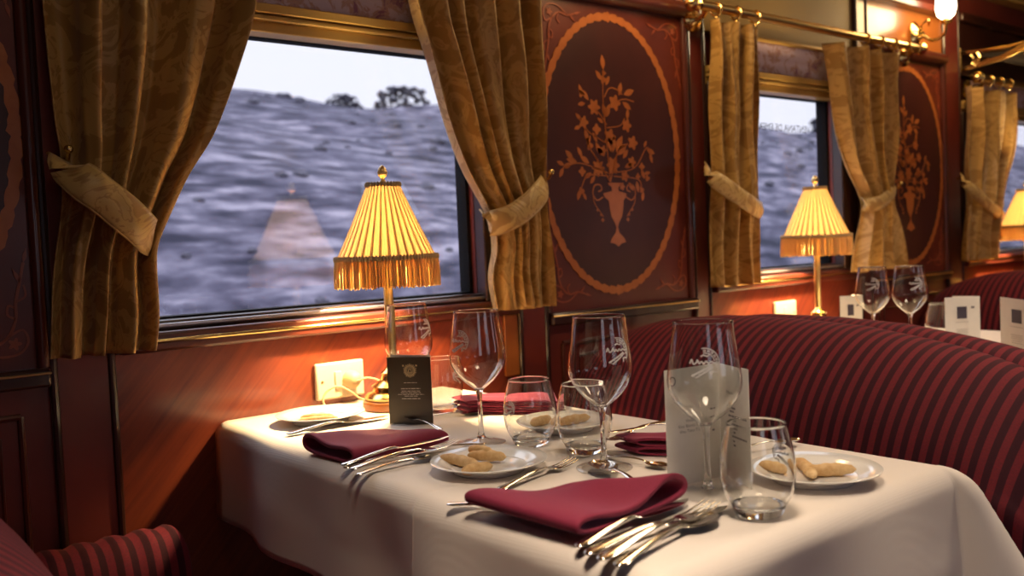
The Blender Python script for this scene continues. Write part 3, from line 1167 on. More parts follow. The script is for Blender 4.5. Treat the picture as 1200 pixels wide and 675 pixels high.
def make_seat(x_ridge, s, label, drop=0.0, arm=True, depth=.52, arm_end=.52):
    """s=-1 faces toward -x (ridge to the right of the seat), s=+1 faces +x"""
    t = thing('banquette', label, 'seat', (x_ridge+s*.35, -.6, 0), 'striped velvet banquettes')
    X = lambda d: x_ridge + s*d
    g = G()
    rings = []
    yy = [-1.19, -1.18, -1.165] + [-1.14+.034*k for k in range(33)] + [-.035, -.022, -.018]
    for i, y in enumerate(yy):
        zt = float(np.interp(y, ARCH_Y, ARCH_Z)) - drop
        en = min(1.0, .90+.05*min(i, len(yy)-1-i)) if min(i, len(yy)-1-i) < 3 else 1
        k = zt-.885
        bul = .03*math.sin(PI*min(1, max(0, (y+1.19)/1.17)))
        prof = [(.30+bul*.4, .40), (.295+bul*.7, .50), (.275+bul, .60), (.25+bul, .68+k*.4), (.22+bul, .745+k*.7), (.18+bul*.9, .800+k*.9), (.13+bul*.7, .845+k), (.075+bul*.4, .874+k), (.015+bul*.1, .885+k), (-.035, .874+k), (-.062, .845+k), (-.070, .80+k), (-.070, .40)]
        rings.append([(X(.1+(d-.1)*en), y, .40+(z-.40)*en) for d, z in crv(prof, 4)])
    g.loft(rings, True, True)
    obj('backrest', g, 'velvet', t, ang=60)
    g = G()
    rings = []
    for k in range(13):
        a = PI*(k/12)
        y = -.60 - .56*math.cos(a)
        q = .03*math.sin(a)
        prof = [(.20, .36), (depth-.05, .36), (depth-.008, .39), (depth, .42), (depth-.025, .455+q*.3), (depth-.10, .468+q*.6), (.32, .462+q*.6), (.20, .44)]
        rings.append([(X(d), y, z) for d, z in prof])
    g.loft(rings)
    obj('seat_cushion', g, 'velvet_seat', t, ang=60)
    g = G(); g.box(min(X(-.06), X(depth-.05)), max(X(-.06), X(depth-.05)), -1.16, -.03, 0, .40)
    obj('seat_base', g, 'dark_wood', t, bevel=.008)
    if arm:
        # padded wall-side arm rest
        g = G()
        rings = []
        for k in range(30):
            d = .16 + (arm_end-.188)*min(1, k/24)
            en = 1.0 if k <= 24 else math.sqrt(max(0, 1-((k-24)/5.2)**2))
            dd = d + (.028*math.sin((k-24)/5*PI/2) if k > 24 else 0)
            n = 24
            ring = []
            for j in range(n):
                a = 2*PI*j/n
                yy2 = -.115 + .075*en*math.copysign(abs(math.cos(a))**.8, math.cos(a))
                zz = .47 + .125*en*math.copysign(abs(math.sin(a))**.75, math.sin(a)) + .004*math.sin(2*PI*d/.0255)
                ring.append((X(dd), yy2, zz))
            rings.append(ring)
        g.loft(rings)
        obj('armrest', g, 'velvet_arm', t, ang=60)
    return t


make_seat(1.842, -1, 'burgundy striped velvet banquette right of the near table, its arched back facing us')
make_seat(1.988, 1, 'striped banquette backing onto the near one, facing the farther table', drop=.012, depth=.385, arm_end=.38)
make_seat(-.015, 1, 'striped burgundy seat in the lower left corner, its padded arm in view', arm_end=.60)
make_seat(3.74, -1, 'striped banquette beyond the farther table at the right edge', drop=-.02)


# ------------------------------------------------------------------ tables and cloths
def make_table(x0, x1, y1, label):
    cx = (x0+x1)/2
    t = thing('dining_table', label, 'table', (cx, y1/2, 0), 'dining tables')
    g = G(); g.box(x0+.012, x1-.012, y1+.012, -.004, .705, .744)
    obj('tabletop', g, 'mahogany', t, bevel=.006)
    g = G(); g.lathe([(.17, .0), (.17, .02), (.06, .05), (.045, .12), (.045, .60), (.07, .66), (.10, .706)], 28, (cx, y1*.68, 0))
    obj('pedestal', g, 'brass_satin', t)
    g = G(); g.box(x0+.05, x1-.05, -.03, -.004, .62, .705)
    obj('wall_bracket', g, 'mahogany', t, bevel=.004)
    return t


def make_cloth(x0, x1, y1, label, hang=.21, skew=0.0):
    """square-cut cloth over the table: flat top, rounded edges, hanging sides, flared aisle corners"""
    zt = .75
    Rb = .030
    ex0, ex1, ey1 = hang, hang, hang

    def lin(a, b, n, extra=()):
        return sorted(set([round(a+(b-a)*k/n, 5) for k in range(n+1)]+[round(x, 5) for x in extra]))

    U = lin(x0-ex0, x0-.05, 14) + lin(x0-.045, x0+.03, 20) + lin(x0+.05, x1-.05, 16) + lin(x1-.03, x1+.045, 20) + lin(x1+.05, x1+ex1, 14)
    cre = -.775
    V = lin(y1-ey1, y1-.05, 14) + lin(y1-.045, y1+.03, 20) + lin(y1+.05, -.001, 34, [cre-.006, cre-.004, cre-.002, cre, cre+.002, cre+.004, cre+.006])
    v = []
    for yv in V:
        for xv in U:
            dx = (x0-xv) if xv < x0 else (xv-x1 if xv > x1 else 0)
            sx = -1 if xv < x0 else 1
            dy = (y1-yv) if yv < y1 else 0
            bx, by = min(max(xv, x0), x1), max(yv, y1)
            d = math.hypot(dx, dy)
            z = zt
            px, py = bx, by
            if d > 0:
                corner = .7*math.sin(2*math.atan2(dy, dx))     # 0 on a side, .7 on the corner diagonal
                th_end = PI/2*(.97 - .42*corner)           # sides hang nearly plumb, corners flare
                arc = Rb*(1+2.2*corner)
                th = min(d/arc, th_end)
                out = arc*math.sin(th)
                down = arc*(1-math.cos(th))
                rest = d - arc*th
                if rest > 0:
                    out += rest*math.cos(th_end)
                    down += rest*math.sin(th_end)
                # soft waves in the hanging part
                al = (by if dx > dy else bx)
                wv = max(0, 1-corner*2.2)
                out += wv*(.010*min(1, down/.12)*math.sin(al*11+sx*1.0) + .006*min(1, down/.1)*math.sin(al*23+2))
                px += sx*out*dx/d
                py -= out*dy/d
                z -= down
            # ironed crease
            q = math.exp(-((yv-cre)/.0028)**2)*.0012
            if dx > 0: px += sx*q
            else: z += q
            z += .0008*math.sin(xv*13)*math.sin(yv*9)
            px += skew*(by/y1)*(x1-bx)/(x1-x0)
            v.append((px, py, z))
    nu, nv = len(U), len(V)
    f = [(j*nu+i, j*nu+i+1, (j+1)*nu+i+1, (j+1)*nu+i) for j in range(nv-1) for i in range(nu-1)]
    g = G(); g.add(v, f)
    o = obj('tablecloth', g, 'linen', None, base=((x0+x1)/2, y1/2, zt), solid=.0016, ang=80)
    return tag(o, label, 'tablecloth', 'white tablecloths')


TX0, TX1, TY1 = .730, 1.258, -1.20
make_table(TX0, TX1, TY1, 'near dining table under the white cloth beside the window')
make_cloth(TX0, TX1, TY1, 'white linen tablecloth on the near table, hanging over its edge', skew=-.045)
make_table(2.42, 2.97, TY1, 'farther dining table behind the striped banquette')
make_cloth(2.42, 2.97, TY1, 'white tablecloth on the farther table behind the banquette')
TZ = .7515     # working surface


# ------------------------------------------------------------------ table lamps
def make_lamp(label):
    t = thing('table_lamp', label, 'lamp', (0, 0, 0), 'fringed brass table lamps')
    g = G()
    g.lathe([(.064, 0), (.064, .016), (.060, .020)], 40)
    obj('base_block', g, 'orange_wood', t, bevel=.002)
    g = G()
    g.lathe([(.058, .020), (.060, .026), (.054, .033), (.043, .037), (.041, .043), (.045, .048), (.036, .054), (.025, .060), (.022, .070), (.026, .075), (.017, .081), (.011, .09)], 40)
    obj('base', g, 'brass', t)
    g = G()
    g.lathe([(.0098, .085), (.0098, .285), (.015, .289), (.015, .294), (.011, .298), (.011, .315)], 24)
    obj('pole', g, 'brass_satin', t)
    g = G(); g.lathe([(.013, .298), (.0135, .302), (.0135, .322), (.010, .326)], 20)
    obj('bulb_socket', g, 'white_plastic', t)
    zb, zt_ = .312, .468
    rb, rt = .1035, .033
    # pleated shade: one corrugated skin
    npl = 34
    n = npl*10
    g = G()
    rings = []
    for i in range(15):
        q = i/14
        z = zb+(zt_-zb)*q
        r = rb+(rt-rb)*(q**.93)
        ring = []
        for k in range(n):
            u = (k/n*npl) % 1
            # knife pleat: broad flat face, then the fold tucked behind it
            h = (1 - ((u-.36)/.36)**4) if u < .72 else -((1-abs((u-.86)/.14)))
            ring.append((r*(1+.020*h)*math.cos(2*PI*k/n), r*(1+.020*h)*math.sin(2*PI*k/n), z))
        rings.append(ring)
    g.loft(rings, True, False)
    sh = obj('lamp_shade', g, 'shade', t, solid=.0008, ang=30)
    # second layer of silk where the pleats overlap
    g = G()
    for k in range(npl):
        a0, a1 = 2*PI*(k+.70)/npl, 2*PI*(k+1.02)/npl
        rr = []
        for i in range(9):
            q = i/8
            z = zb+(zt_-zb)*q
            r = (rb+(rt-rb)*(q**.93))*1.024
            rr.append([(r*math.cos(a), r*math.sin(a), z) for a in (a0, (a0+a1)/2, a1)])
        g.loft(rr, False, False)
    obj('pleat_folds', g, 'shade', sh, solid=.0012)
    for z, r, w_ in ((zt_, rt*1.06, .006), (zb+.004, rb*1.03, .0065)):
        g = G()
        nb = int(2*PI*r/.007)
        rr = []
        for k in range(nb*6):
            a = 2*PI*k/(nb*6)
            q = w_*(.8+.25*math.cos(nb*a))
            rr.append([((r+q*math.cos(b_)*.6)*math.cos(a), (r+q*math.cos(b_)*.6)*math.sin(a), z+q*math.sin(b_)) for b_ in [2*PI*i/8 for i in range(8)]])
        g.loft(rr, True, False, True)
        obj('braid_trim', g, 'braid', t)
    # bullion fringe: hanging twisted strands
    g = G()
    rr_ = random.Random(4)
    for ring_ in range(2):
        for k in range(190):
            a = 2*PI*(k+ring_*.5+rr_.uniform(-.2, .2))/190
            r0 = rb*1.035 - .0022*ring_
            r1 = rb*1.045 - .003*ring_ + rr_.uniform(-.002, .002)
            a1 = a + rr_.uniform(-.012, .012)
            g.tube([(r0*math.cos(a), r0*math.sin(a), zb+.002), (r1*math.cos(a1), r1*math.sin(a1), zb-.026), (r1*1.004*math.cos(a1), r1*1.004*math.sin(a1), zb-.055+rr_.uniform(-.003, .003))], .00185, 5)
    obj('fringe', g, 'fringe', t)
    # spider and finial
    g = G()
    g.tube([(0, 0, .425), (0, 0, .476)], .003, 8)
    g.tube(crv([(0, .012, .312), (0, .028, .34), (0, .030, .38), (0, .016, .415), (0, 0, .428)], 5), .0015, 6)
    g.tube(crv([(0, -.012, .312), (0, -.028, .34), (0, -.030, .38), (0, -.016, .415), (0, 0, .428)], 5), .0015, 6)
    for k in range(3):
        a = 2*PI*k/3
        g.tube([(0, 0, .462), (rt*math.cos(a), rt*math.sin(a), .462)], .0016, 6)
    obj('shade_carrier', g, 'brass_satin', t)
    g = G()
    g.lathe([(.003, .470), (.009, .473), (.005, .477), (.004, .482), (.009, .487), (.0105, .494), (.008, .502), (.004, .507), (.001, .509)], 20, mod=lambda r, a, z: r*(1+.06*math.cos(8*a)))
    obj('finial', g, 'old_brass', t)
    return t


LAMPS = [((1.028, -.158), 'fringed pleated lamp glowing on the near table by the window'),
         ((2.618, -.16), 'second fringed lamp, on the farther table behind the banquette'),
         ((4.20, -.16), 'third fringed lamp, cut by the right edge of the photo')]
lamp = None
for (x, y), lab in LAMPS:
    if lamp is None:
        lamp = make_lamp(lab); lamp.location = (x, y, TZ)
    else:
        dup(lamp, (x, y, TZ), (0, 0, .3), lab)
for (x, y), lab in LAMPS:
    ld = bpy.data.lights.new('lamp_bulb_light', 'POINT')
    ld.energy = 44.0
    ld.color = (1, .71, .35)
    ld.shadow_soft_size = .022
    lo = bpy.data.objects.new('lamp_bulb_light', ld)
    lo.location = (x, y, TZ+.348)
    col.objects.link(lo)
# the third lamp stands on its own table
make_table(4.05, 4.60, TY1, 'farthest dining table under the third lamp')


# ------------------------------------------------------------------ glassware
BOWL = [(.0045, .088), (.0065, .0905), (.014, .096), (.026, .106), (.038, .120), (.0455, .134), (.0475, .145), (.0470, .157), (.0445, .175), (.0415, .195), (.0392, .212), (.0383, .224)]
TUMB = [(.0285, .011), (.034, .016), (.0395, .026), (.0430, .040), (.0442, .052), (.0436, .066), (.0412, .082), (.0375, .098), (.0345, .110)]


def emblem(prof, zc, size):
    """etched crest: half-ring with lettered rim, script and rails, wrapped on the glass"""
    pr = sorted((z, r) for r, z in crv(prof, 4))
    zz = [p[0] for p in pr]; rr = [p[1] for p in pr]
    g = G()

    def mp(off):
        def f(a, b):
            z = zc + b*size
            r = float(np.interp(z, zz, rr)) + off
            th = -PI/2 + a*size/max(r, .02)
            return (r*math.cos(th), r*math.sin(th), z)
        return f
    f0, f1 = mp(.0002), mp(.0006)
    arc = lambda r, a0, a1, n=14: [(r*math.cos(R(a0+(a1-a0)*k/n)), r*math.sin(R(a0+(a1-a0)*k/n))) for k in range(n+1)]
    ribbon(g, arc(1.0, 100, -35), .035, f0, f1)
    ribbon(g, arc(.68, 95, 10), .03, f0, f1)
    for k, a in enumerate((88, 70, 52, 34, 16, 0, -16)):
        c, s = math.cos(R(a)), math.sin(R(a))
        ribbon(g, [(.76*c-.06*s, .76*s+.06*c), (.92*c-.06*s, .92*s+.06*c)], .03, f0, f1)
        ribbon(g, [(.76*c+.05*s, .76*s-.05*c), (.92*c+.05*s, .92*s-.05*c)], .03, f0, f1)
        ribbon(g, [((.78+.07*(k % 3))*c-.06*s, (.78+.07*(k % 3))*s+.06*c), ((.78+.07*(k % 3))*c+.05*s, (.78+.07*(k % 3))*s-.05*c)], .025, f0, f1)
    ribbon(g, [(-.25, .45), (-.05, .55), (.2, .45), (.3, .55)], .05, f0, f1)
    ribbon(g, crv([(-1.0, -.02), (-.85, .25), (-.75, -.05), (-.55, .05), (-.45, .22), (-.35, -.02), (-.2, .12), (-.05, -.03), (.1, .14), (.25, .0), (.45, .10), (.65, .0), (.85, .06)], 5), .05, f0, f1)
    ribbon(g, [(-.9, -.85), (-.2, -.5), (.5, -.15)], .06, f0, f1)
    ribbon(g, [(-.6, -.95), (0, -.6), (.55, -.25)], .05, f0, f1)
    for k in range(5):
        q = k/4
        ribbon(g, [(-.85+1.3*q, -.78+.62*q), (-.62+1.2*q, -.95+.66*q)], .025, f0, f1)
    ribbon(g, [(.35, -.62), (.6, -.55), (.85, -.6)], .05, f0, f1)
    ribbon(g, [(.4, -.85), (.45, -.62)], .045, f0, f1)
    return g


def double_wall(prof, th, g, z_in=None):
    P_ = crv(prof, 5)
    n = len(P_)
    out, inn = [], []
    for i, (r, z) in enumerate(P_):
        a, b = P_[max(0, i-1)], P_[min(n-1, i+1)]
        tx, tz = b[0]-a[0], b[1]-a[1]
        L = math.hypot(tx, tz)
        out.append((r, z))
        inn.append((max(.0006, r - th*tz/L), z + th*tx/L))
    zr = out[-1][1]
    rim = [(out[-1][0]-th*.2, zr+th*.4), (out[-1][0]-th*.8, zr+th*.4)]
    pr = out + rim + inn[::-1]
    rings = [[(r*math.cos(2*PI*k/72), r*math.sin(2*PI*k/72), z) for k in range(72)] for r, z in pr]
    if z_in is None:
        g.loft(rings, True, False, True)
    else:
        g.loft(rings)
    return g


def make_wineglass(label):
    t = thing('wine_glass', label, 'wine glass', (0, 0, 0), 'wine glasses')
    g = G()
    g.lathe([(.0001, .0), (.041, .0), (.0415, .0010), (.0405, .0018), (.028, .0034), (.014, .0056), (.0085, .0085), (.0001, .0085)], 56)
    obj('foot', g, 'thin_glass', t, ang=50)
    g = G()
    g.lathe([(.0082, .0087), (.0065, .011), (.0045, .020), (.0038, .045), (.0038, .068), (.0046, .080), (.0065, .0885), (.0085, .0925), (.004, .0935), (.0001, .0932)], 48)
    obj('stem', g, 'glass', t, ang=70)
    g = G()
    b = obj('bowl', double_wall(BOWL[1:], .0010, g, .0935), 'glass', t, ang=80)
    obj('etched_emblem', emblem(BOWL, .176, .0185), 'etch', b, smooth=False)
    return t


def make_tumbler(label):
    t = thing('tumbler', label, 'tumbler', (0, 0, 0), 'stemless water tumblers')
    g = G()
    g.lathe([(.0001, .0), (.025, .0), (.0275, .002), (.0300, .006), (.0318, .0125), (.0295, .0128), (.022, .0105), (.0001, .0095)], 56)
    obj('glass_base', g, 'glass', t, ang=70)
    g = G()
    b = obj('glass_side', double_wall(TUMB, .0012, g), 'glass', t, ang=80)
    obj('etched_emblem', emblem(TUMB, .066, .013), 'etch', b, smooth=False)
    return t


def toward(x, y):
    """rotation that turns the crest (-y side) to the camera"""
    return math.atan2(CAM.y-y, CAM.x-x) + PI/2


q1 = at(482, 358, 'z', TZ+.224)
q2 = at(516, 424, 'z', TZ+.110)
WG = [((.936, -.583), -.75, 'wine glass standing alone behind the biscuit plate, its crest on the left'),
      ((.946, -.866), .62, 'wine glass between the two tumblers and the white menu card'),
      ((.935, -1.066), .02, 'tallest-looking wine glass, standing in front of the open white menu'),
      ((.992, -.283), .9, 'wine glass beside the lamp, behind the black card'),
      ((2.462, -.435), 0, 'left of two wine glasses on the farther table'),
      ((2.50, -.525), .4, 'right of two wine glasses on the farther table')]
wg = None
for (x, y), a, lab in WG:
    if wg is None:
        wg = make_wineglass(lab); wg.location = (x, y, TZ); wg.rotation_euler = (0, 0, toward(x, y)+a)
    else:
        dup(wg, (x, y, TZ), (0, 0, toward(x, y)+a), lab, group='wine glasses')
TU = [((.978, -.664), -.9, 'tumbler next to the lone wine glass, on its right'),
      ((.998, -.772), 2.6, 'tumbler half behind the middle wine glass stem'),
      ((.906, -1.165), 2.4, 'tumbler right of the menu, in front of the biscuits'),
      ((1.060, -.290), 2.2, 'tumbler just right of the black card'),
      ((2.62, -.555), 1.0, 'tumbler beside a white card on the farther table')]
tu = None
for (x, y), a, lab in TU:
    if tu is None:
        tu = make_tumbler(lab); tu.location = (x, y, TZ); tu.rotation_euler = (0, 0, toward(x, y)+a)
    else:
        dup(tu, (x, y, TZ), (0, 0, toward(x, y)+a), lab)


# ------------------------------------------------------------------ plates and biscuits
def make_plate(label):
    t = thing('bread_plate', label, 'plate', (0, 0, 0), 'white bread plates')
    g = G()
    g.lathe([(.0001, .0035), (.045, .0035), (.050, .0015), (.053, .0), (.055, .0015), (.057, .005), (.070, .011), (.0865, .0165), (.0872, .0178), (.0862, .0185), (.070, .0135), (.058, .0085), (.054, .0072), (.0001, .0068)], 72)
    obj('plate', g, 'porcelain', t, ang=70)
    g = G()
    rr = [[((.0560+.0006*math.cos(b_))*math.cos(a), (.0560+.0006*math.cos(b_))*math.sin(a), .0080+.0006*math.sin(b_)) for b_ in [2*PI*i/6 for i in range(6)]] for a in [2*PI*i/72 for i in range(72)]]
    g.loft(rr, True, False, True)
    obj('well_ring', g, 'porcelain', t)
    return t


PL = [((.826, -.745), 'bread plate with stubby biscuits at the front left, beside the near napkin'),
      ((.848, -.175), 'bread plate near the wall socket at the window end'),
      ((1.084, -1.125), 'bread plate at the right edge of the cloth, behind a tumbler'),
      ((1.100, -.612), 'bread plate seen through the two middle tumblers')]
pl = None
for (x, y), lab in PL:
    if pl is None:
        pl = make_plate(lab); pl.location = (x, y, TZ)
    else:
        dup(pl, (x, y, TZ), (0, 0, 0), lab)


def biscuit(label, x, y, z, ang, l, r, group, tilt=0, bend=.05):
    g = G()
    rings = []
    n = 14
    for i in range(n+1):
        q = i/n*2-1
        rad = r*max(.02, (1-abs(q)**3.2))**.5*(1+.07*math.sin(i*1.7+x*90))
        c = (q*l/2, bend*l*(1-q*q), r*.95 + tilt*q*l/2)
        rings.append([(c[0], c[1]+rad*1.1*math.cos(a), c[2]+rad*.95*math.sin(a)+.05*rad*math.sin(5*a+i)) for a in [2*PI*k/16 for k in range(16)]])
    g.loft(rings)
    o = obj('biscuit', g, 'biscuit')
    o.location = (x, y, z)
    o.rotation_euler = (0, 0, ang)
    return tag(o, label, 'biscuit', group)


bz = TZ+.0068
gA = 'biscuits on the front left plate'


def bpos(px0, py0, px1, py1, z):
    a, b = at(px0, py0, 'z', z), at(px1, py1, 'z', z)
    c = (a+b)/2
    return c.x, c.y, math.atan2(b.y-a.y, b.x-a.x), (b-a).length


for (px0, py0, px1, py1, r, dz, lab) in (
        (515, 537, 562, 548, .0085, 0, 'long tapering biscuit at the left of the front plate'),
        (541, 555, 577, 547, .0085, 0, 'pale rounded biscuit nearest us on the front plate'),
        (548, 535, 593, 537, .0085, .002, 'biscuit lying across the back of the front plate'),
        (549, 527, 576, 530, .0075, .009, 'short biscuit at the back, topmost on the front plate')):
    x, y, a, l = bpos(px0, py0, px1, py1, bz+.006+dz)
    biscuit(lab, x, y, bz+dz, a, l, r, gA)
gB = 'biscuits on the right plate'
for (px0, py0, px1, py1, r, dz, lab) in (
        (941, 555, 1003, 552, .009, 0, 'long golden biscuit on the right plate, clear of the tumbler'),
        (932, 540, 953, 560, .008, 0, 'biscuit standing skew beside the long one on the right plate'),
        (890, 545, 927, 553, .008, 0, 'biscuit seen through the right tumbler')):
    x, y, a, l = bpos(px0, py0, px1, py1, bz+.006+dz)
    biscuit(lab, x, y, bz+dz, a, l, r, gB)
for (px0, py0, px1, py1, r, dz, lab) in (
        (622, 498, 650, 492, .009, 0, 'biscuit seen through the left of the middle tumblers'),
        (648, 498, 692, 490, .009, 0, 'longer biscuit seen through the second middle tumbler')):
    x, y, a, l = bpos(px0, py0, px1, py1, bz+.006+dz)
    biscuit(lab, x, y, bz+dz, a, l, r, 'biscuits on the plate behind the tumblers')
for (px0, py0, px1, py1, r, dz, lab) in (
        (348, 493, 397, 489, .006, 0, 'thin biscuit nearest us on the plate by the wall socket'),
        (352, 489, 392, 487, .006, .002, 'thin biscuit at the back of the plate by the wall socket')):
    x, y, a, l = bpos(px0, py0, px1, py1, bz+.006+dz)
    biscuit(lab, x, y, bz+dz, a, l, r, 'biscuits on the plate by the socket')


# ------------------------------------------------------------------ napkins
def napkin(label, A, B, C, D, hl, hr, th=.0045, bulge=0.0, layers=1, seed=0, z0=TZ, wav=.004, sag=0.0):
    """A-B: left edge, D-C: right edge; the mouth of the fold shows at the B-C end and the A-D end"""
    rr = random.Random(seed)
    ph = [rr.random()*6.28 for _ in range(5)]
    A, B, C, D = [np.array((p[0], p[1])) for p in (A, B, C, D)]
    t_all = []
    g = G()
    zbase = 0
    for ly in range(layers):
        ns, nt_ = 36, 34
        sh = .008*rr.uniform(-1, 1) if ly else 0
        outer, inner = [], []
        for i in range(ns+1):
            s = i/ns
            P0, P1 = A+(B-A)*s, D+(C-D)*s
            ro, ri = [], []
            for k in range(2*nt_):
                top = k < nt_
                t = (k+.5)/nt_ if top else 1-(k-nt_+.5)/nt_
                t = .5-.5*math.cos(PI*t)
                H = (hl+(hr-hl)*(t**1.3)) + bulge*math.exp(-((t-.85)/.22)**2)*(.35+.65*s)
                H -= sag*math.sin(PI*t)**2
                H += wav*(math.sin(5*s+ph[0])*math.sin(4*t+ph[1]) + .5*math.sin(9*s+ph[2]+6*t))*math.sin(PI*t)
                se = max(0.0, 1-abs(2*t-1)**5)**(1/2.6)
                mid = H*.5
                z = mid + (H*.5*se if top else -mid*se + .0005)
                q = P0+(P1-P0)*t
                q = q + (P1-P0)/np.linalg.norm(P1-P0)*sh
                ro.append((q[0], q[1], z0+zbase+max(.0004, z)))
                se2 = max(0.0, 1-abs(2*t-1)**5)**(1/2.2)
                tt = .5+(t-.5)*(1-2*th/np.linalg.norm(P1-P0))
                q2 = P0+(P1-P0)*tt + (P1-P0)/np.linalg.norm(P1-P0)*sh
                zi = mid + (max(.0004, H*.5-th)*se2 if top else -max(.0002, mid-th*.7)*se2)
                ri.append((q2[0], q2[1], z0+zbase+max(.0008, zi)))
            outer.append(ro); inner.append(ri)
        n = 2*nt_
        o = len(g.v)
        g.loft(outer, True, False)
        o2 = len(g.v)
        g.loft([list(reversed(r)) for r in inner], True, False)
        # join the mouths
        for row in (0, ns):
            for k in range(n):
                l = (k+1) % n
                a, b = o+row*n+k, o+row*n+l
                c, d = o2+row*n+(n-1-l), o2+row*n+(n-1-k)
                g.f.append((b, a, d, c) if row == 0 else (a, b, c, d))
        zbase += min(hl, hr)*.98
    cc = (A+B+C+D)/4
    o = obj('napkin', g, 'napkin', None, base=(cc[0], cc[1], z0), ang=50)
    q = o.modifiers.new('sub', 'SUBSURF'); q.levels = q.render_levels = 1
    return tag(o, label, 'napkin', 'burgundy folded napkins')


def T(px, py, z=TZ): return at(px, py, 'z', z)


def fourth(a, b, c): return a + c - b


# front napkin: open roll end toward the aisle
nA, nB, nC = T(543, 601), T(677, 642), T(808, 590)
napkin('burgundy napkin folded nearest us, its open end towards the fanned cutlery', nA, nB, nC, T(700, 596), .026, .026, z0=TZ+.0068, th=.0085, bulge=.014, seed=2, wav=.004, sag=.006)
nA, nB, nC = T(528, 523), T(415, 547), T(354, 529)
napkin('burgundy napkin on the left, between the black card and the fanned cutlery', nA, nB, nC, T(440, 521), .030, .031, th=.008, bulge=.004, seed=5, wav=.004, sag=.004)
napkin('layered burgundy napkin lying behind the lone wine glass at the window end', T(548, 486), T(530, 480), T(650, 474), T(655, 486), .010, .010, layers=3, seed=6, wav=.002)
napkin('dark burgundy napkin under the cutlery, left of the white menu', T(745, 534), T(720, 527), T(838, 522), T(850, 536), .014, .014, layers=2, seed=9, wav=.003)


# ------------------------------------------------------------------ cutlery
def sect(g, rows):
    """rows of (x, half width, z centre, half thickness, dish): lofted oval sections"""
    rings = []
    for x, hw, zc, ht, dish in rows:
        ring = []
        for k in range(14):
            a = 2*PI*k/14
            yy = hw*math.cos(a)
            ring.append((x, yy, zc + ht*math.sin(a) + dish*((yy/max(hw, 1e-6))**2)))
        rings.append(ring)
    g.loft(rings)


def handle(g, x1, knife=False):
    k = 1.25 if knife else 1
    sect(g, [tuple(r) for r in crv([(.0, .001, .0035, .0008, 0), (.003, .0055, .0035, .0016*k, 0), (.012, .0080, .004, .0020*k, 0), (.035, .0066, .006, .0021*k, 0), (.07, .0045, .009, .0022*k, 0), (.095, .0038, .0105, .0022*k, 0), (x1, .0030, .0095, .0021, 0)], 5)])


def make_fork():
    t = thing('fork', '', 'fork', (0, 0, 0), 'forks')
    g = G(); handle(g, .122)
    obj('handle', g, 'silver', t, ang=60)
    g = G()
    sect(g, crv([(.118, .0030, .0097, .0018, 0), (.128, .0045, .0075, .0016, 0), (.135, .0105, .0055, .0013, .0008), (.144, .0128, .0042, .0012, .0012), (.152, .0125, .0040, .0011, .001)], 4))
    for yy in (-.0108, -.0036, .0036, .0108):
        sect(g, [(.150, .0019, .0042+.0006*(abs(yy) > .005), .0010, 0), (.165, .0017, .0048, .0010, 0), (.182, .0014, .0068, .0009, 0), (.194, .0011, .0092, .0007, 0), (.199, .0004, .0105, .0004, 0)])
        rows = g.v[-5*14:]
        g.v[-5*14:] = [(p[0], p[1]+yy*(1-.06*(p[0]-.15)/.05), p[2]) for p in rows]
    obj('tines', g, 'silver', t, ang=60)
    return t


def make_spoon():
    t = thing('spoon', '', 'spoon', (0, 0, 0), 'spoons')
    g = G(); handle(g, .126)
    obj('handle', g, 'silver', t, ang=60)
    g = G()
    sect(g, crv([(.122, .0030, .0098, .0018, 0), (.132, .0050, .0075, .0014, .0003), (.142, .0130, .0042, .0011, .0030), (.155, .0188, .0022, .0009, .0062), (.168, .0198, .0018, .0009, .0072), (.182, .0165, .0026, .0009, .0058), (.193, .0098, .0046, .0009, .0030), (.199, .001, .0070, .0006, 0)], 5))
    obj('bowl', g, 'silver', t, ang=60)
    return t


def make_knife():
    t = thing('table_knife', '', 'knife', (0, 0, 0), 'table knives')
    g = G(); handle(g, .108, True)
    obj('handle', g, 'silver', t, ang=60)
    g = G()
    sect(g, crv([(.104, .0030, .0098, .0020, 0), (.112, .0070, .0080, .0013, 0), (.124, .0088, .0062, .0009, 0), (.160, .0098, .0045, .0008, 0), (.190, .0095, .0040, .0007, 0), (.208, .0060, .0040, .0006, 0), (.218, .0008, .0040, .0004, 0)], 4))
    obj('blade', g, 'silver', t, ang=60)
    return t


KIT = {'fork': (make_fork(), .199), 'spoon': (make_spoon(), .199), 'knife': (make_knife(), .218)}
USED = set()


def lay(kind, tail, head, zt=0.0, zh=0.0, label='', flip=False, roll=0.0):
    """tail and head: photo pixels of the two ends; zt/zh heights above the cloth there"""
    proto, L = KIT[kind]
    a = at(tail[0], tail[1], 'z', TZ+zt)
    b = at(head[0], head[1], 'z', TZ+zh)
    d = b-a
    s = min(1.12, max(.62, d.length/L))
    if abs(s*L-d.length) > .002 and zt == zh:
        a = b - d.normalized()*L*s
    ry = -math.asin((zh-zt)/max(.05, d.length))
    rz = math.atan2(d.y, d.x)
    if kind not in USED:
        USED.add(kind)
        o = proto
    else:
        o = dup(proto, (0, 0, 0))
    o.location = a
    o.rotation_mode = 'XYZ'
    o.rotation_euler = (PI+roll if flip else roll, ry, rz)
    if flip:
        o.location = a + Vector((0, 0, .012))
    o.scale = (s, s, s)
    o['label'] = label
    return o


# left setting, fanned beside the left napkin
lay('knife', (400, 547), (528, 513), .004, .026, 'knife of the left fan, its blade resting on the burgundy napkin')
lay('spoon', (418, 558), (517, 535), .001, .001, 'spoon at the outer side of the left cutlery fan')
lay('fork', (411, 552), (536, 522), .005, .008, 'fork of the left fan, tines pointing at the lone wine glass')
lay('knife', (403, 550), (505, 529), .001, .004, 'second knife of the left fan, under the fork')
lay('knife', (556, 523), (478, 533), .001, .001, 'small butter knife lying between the left fan and the biscuit plate')
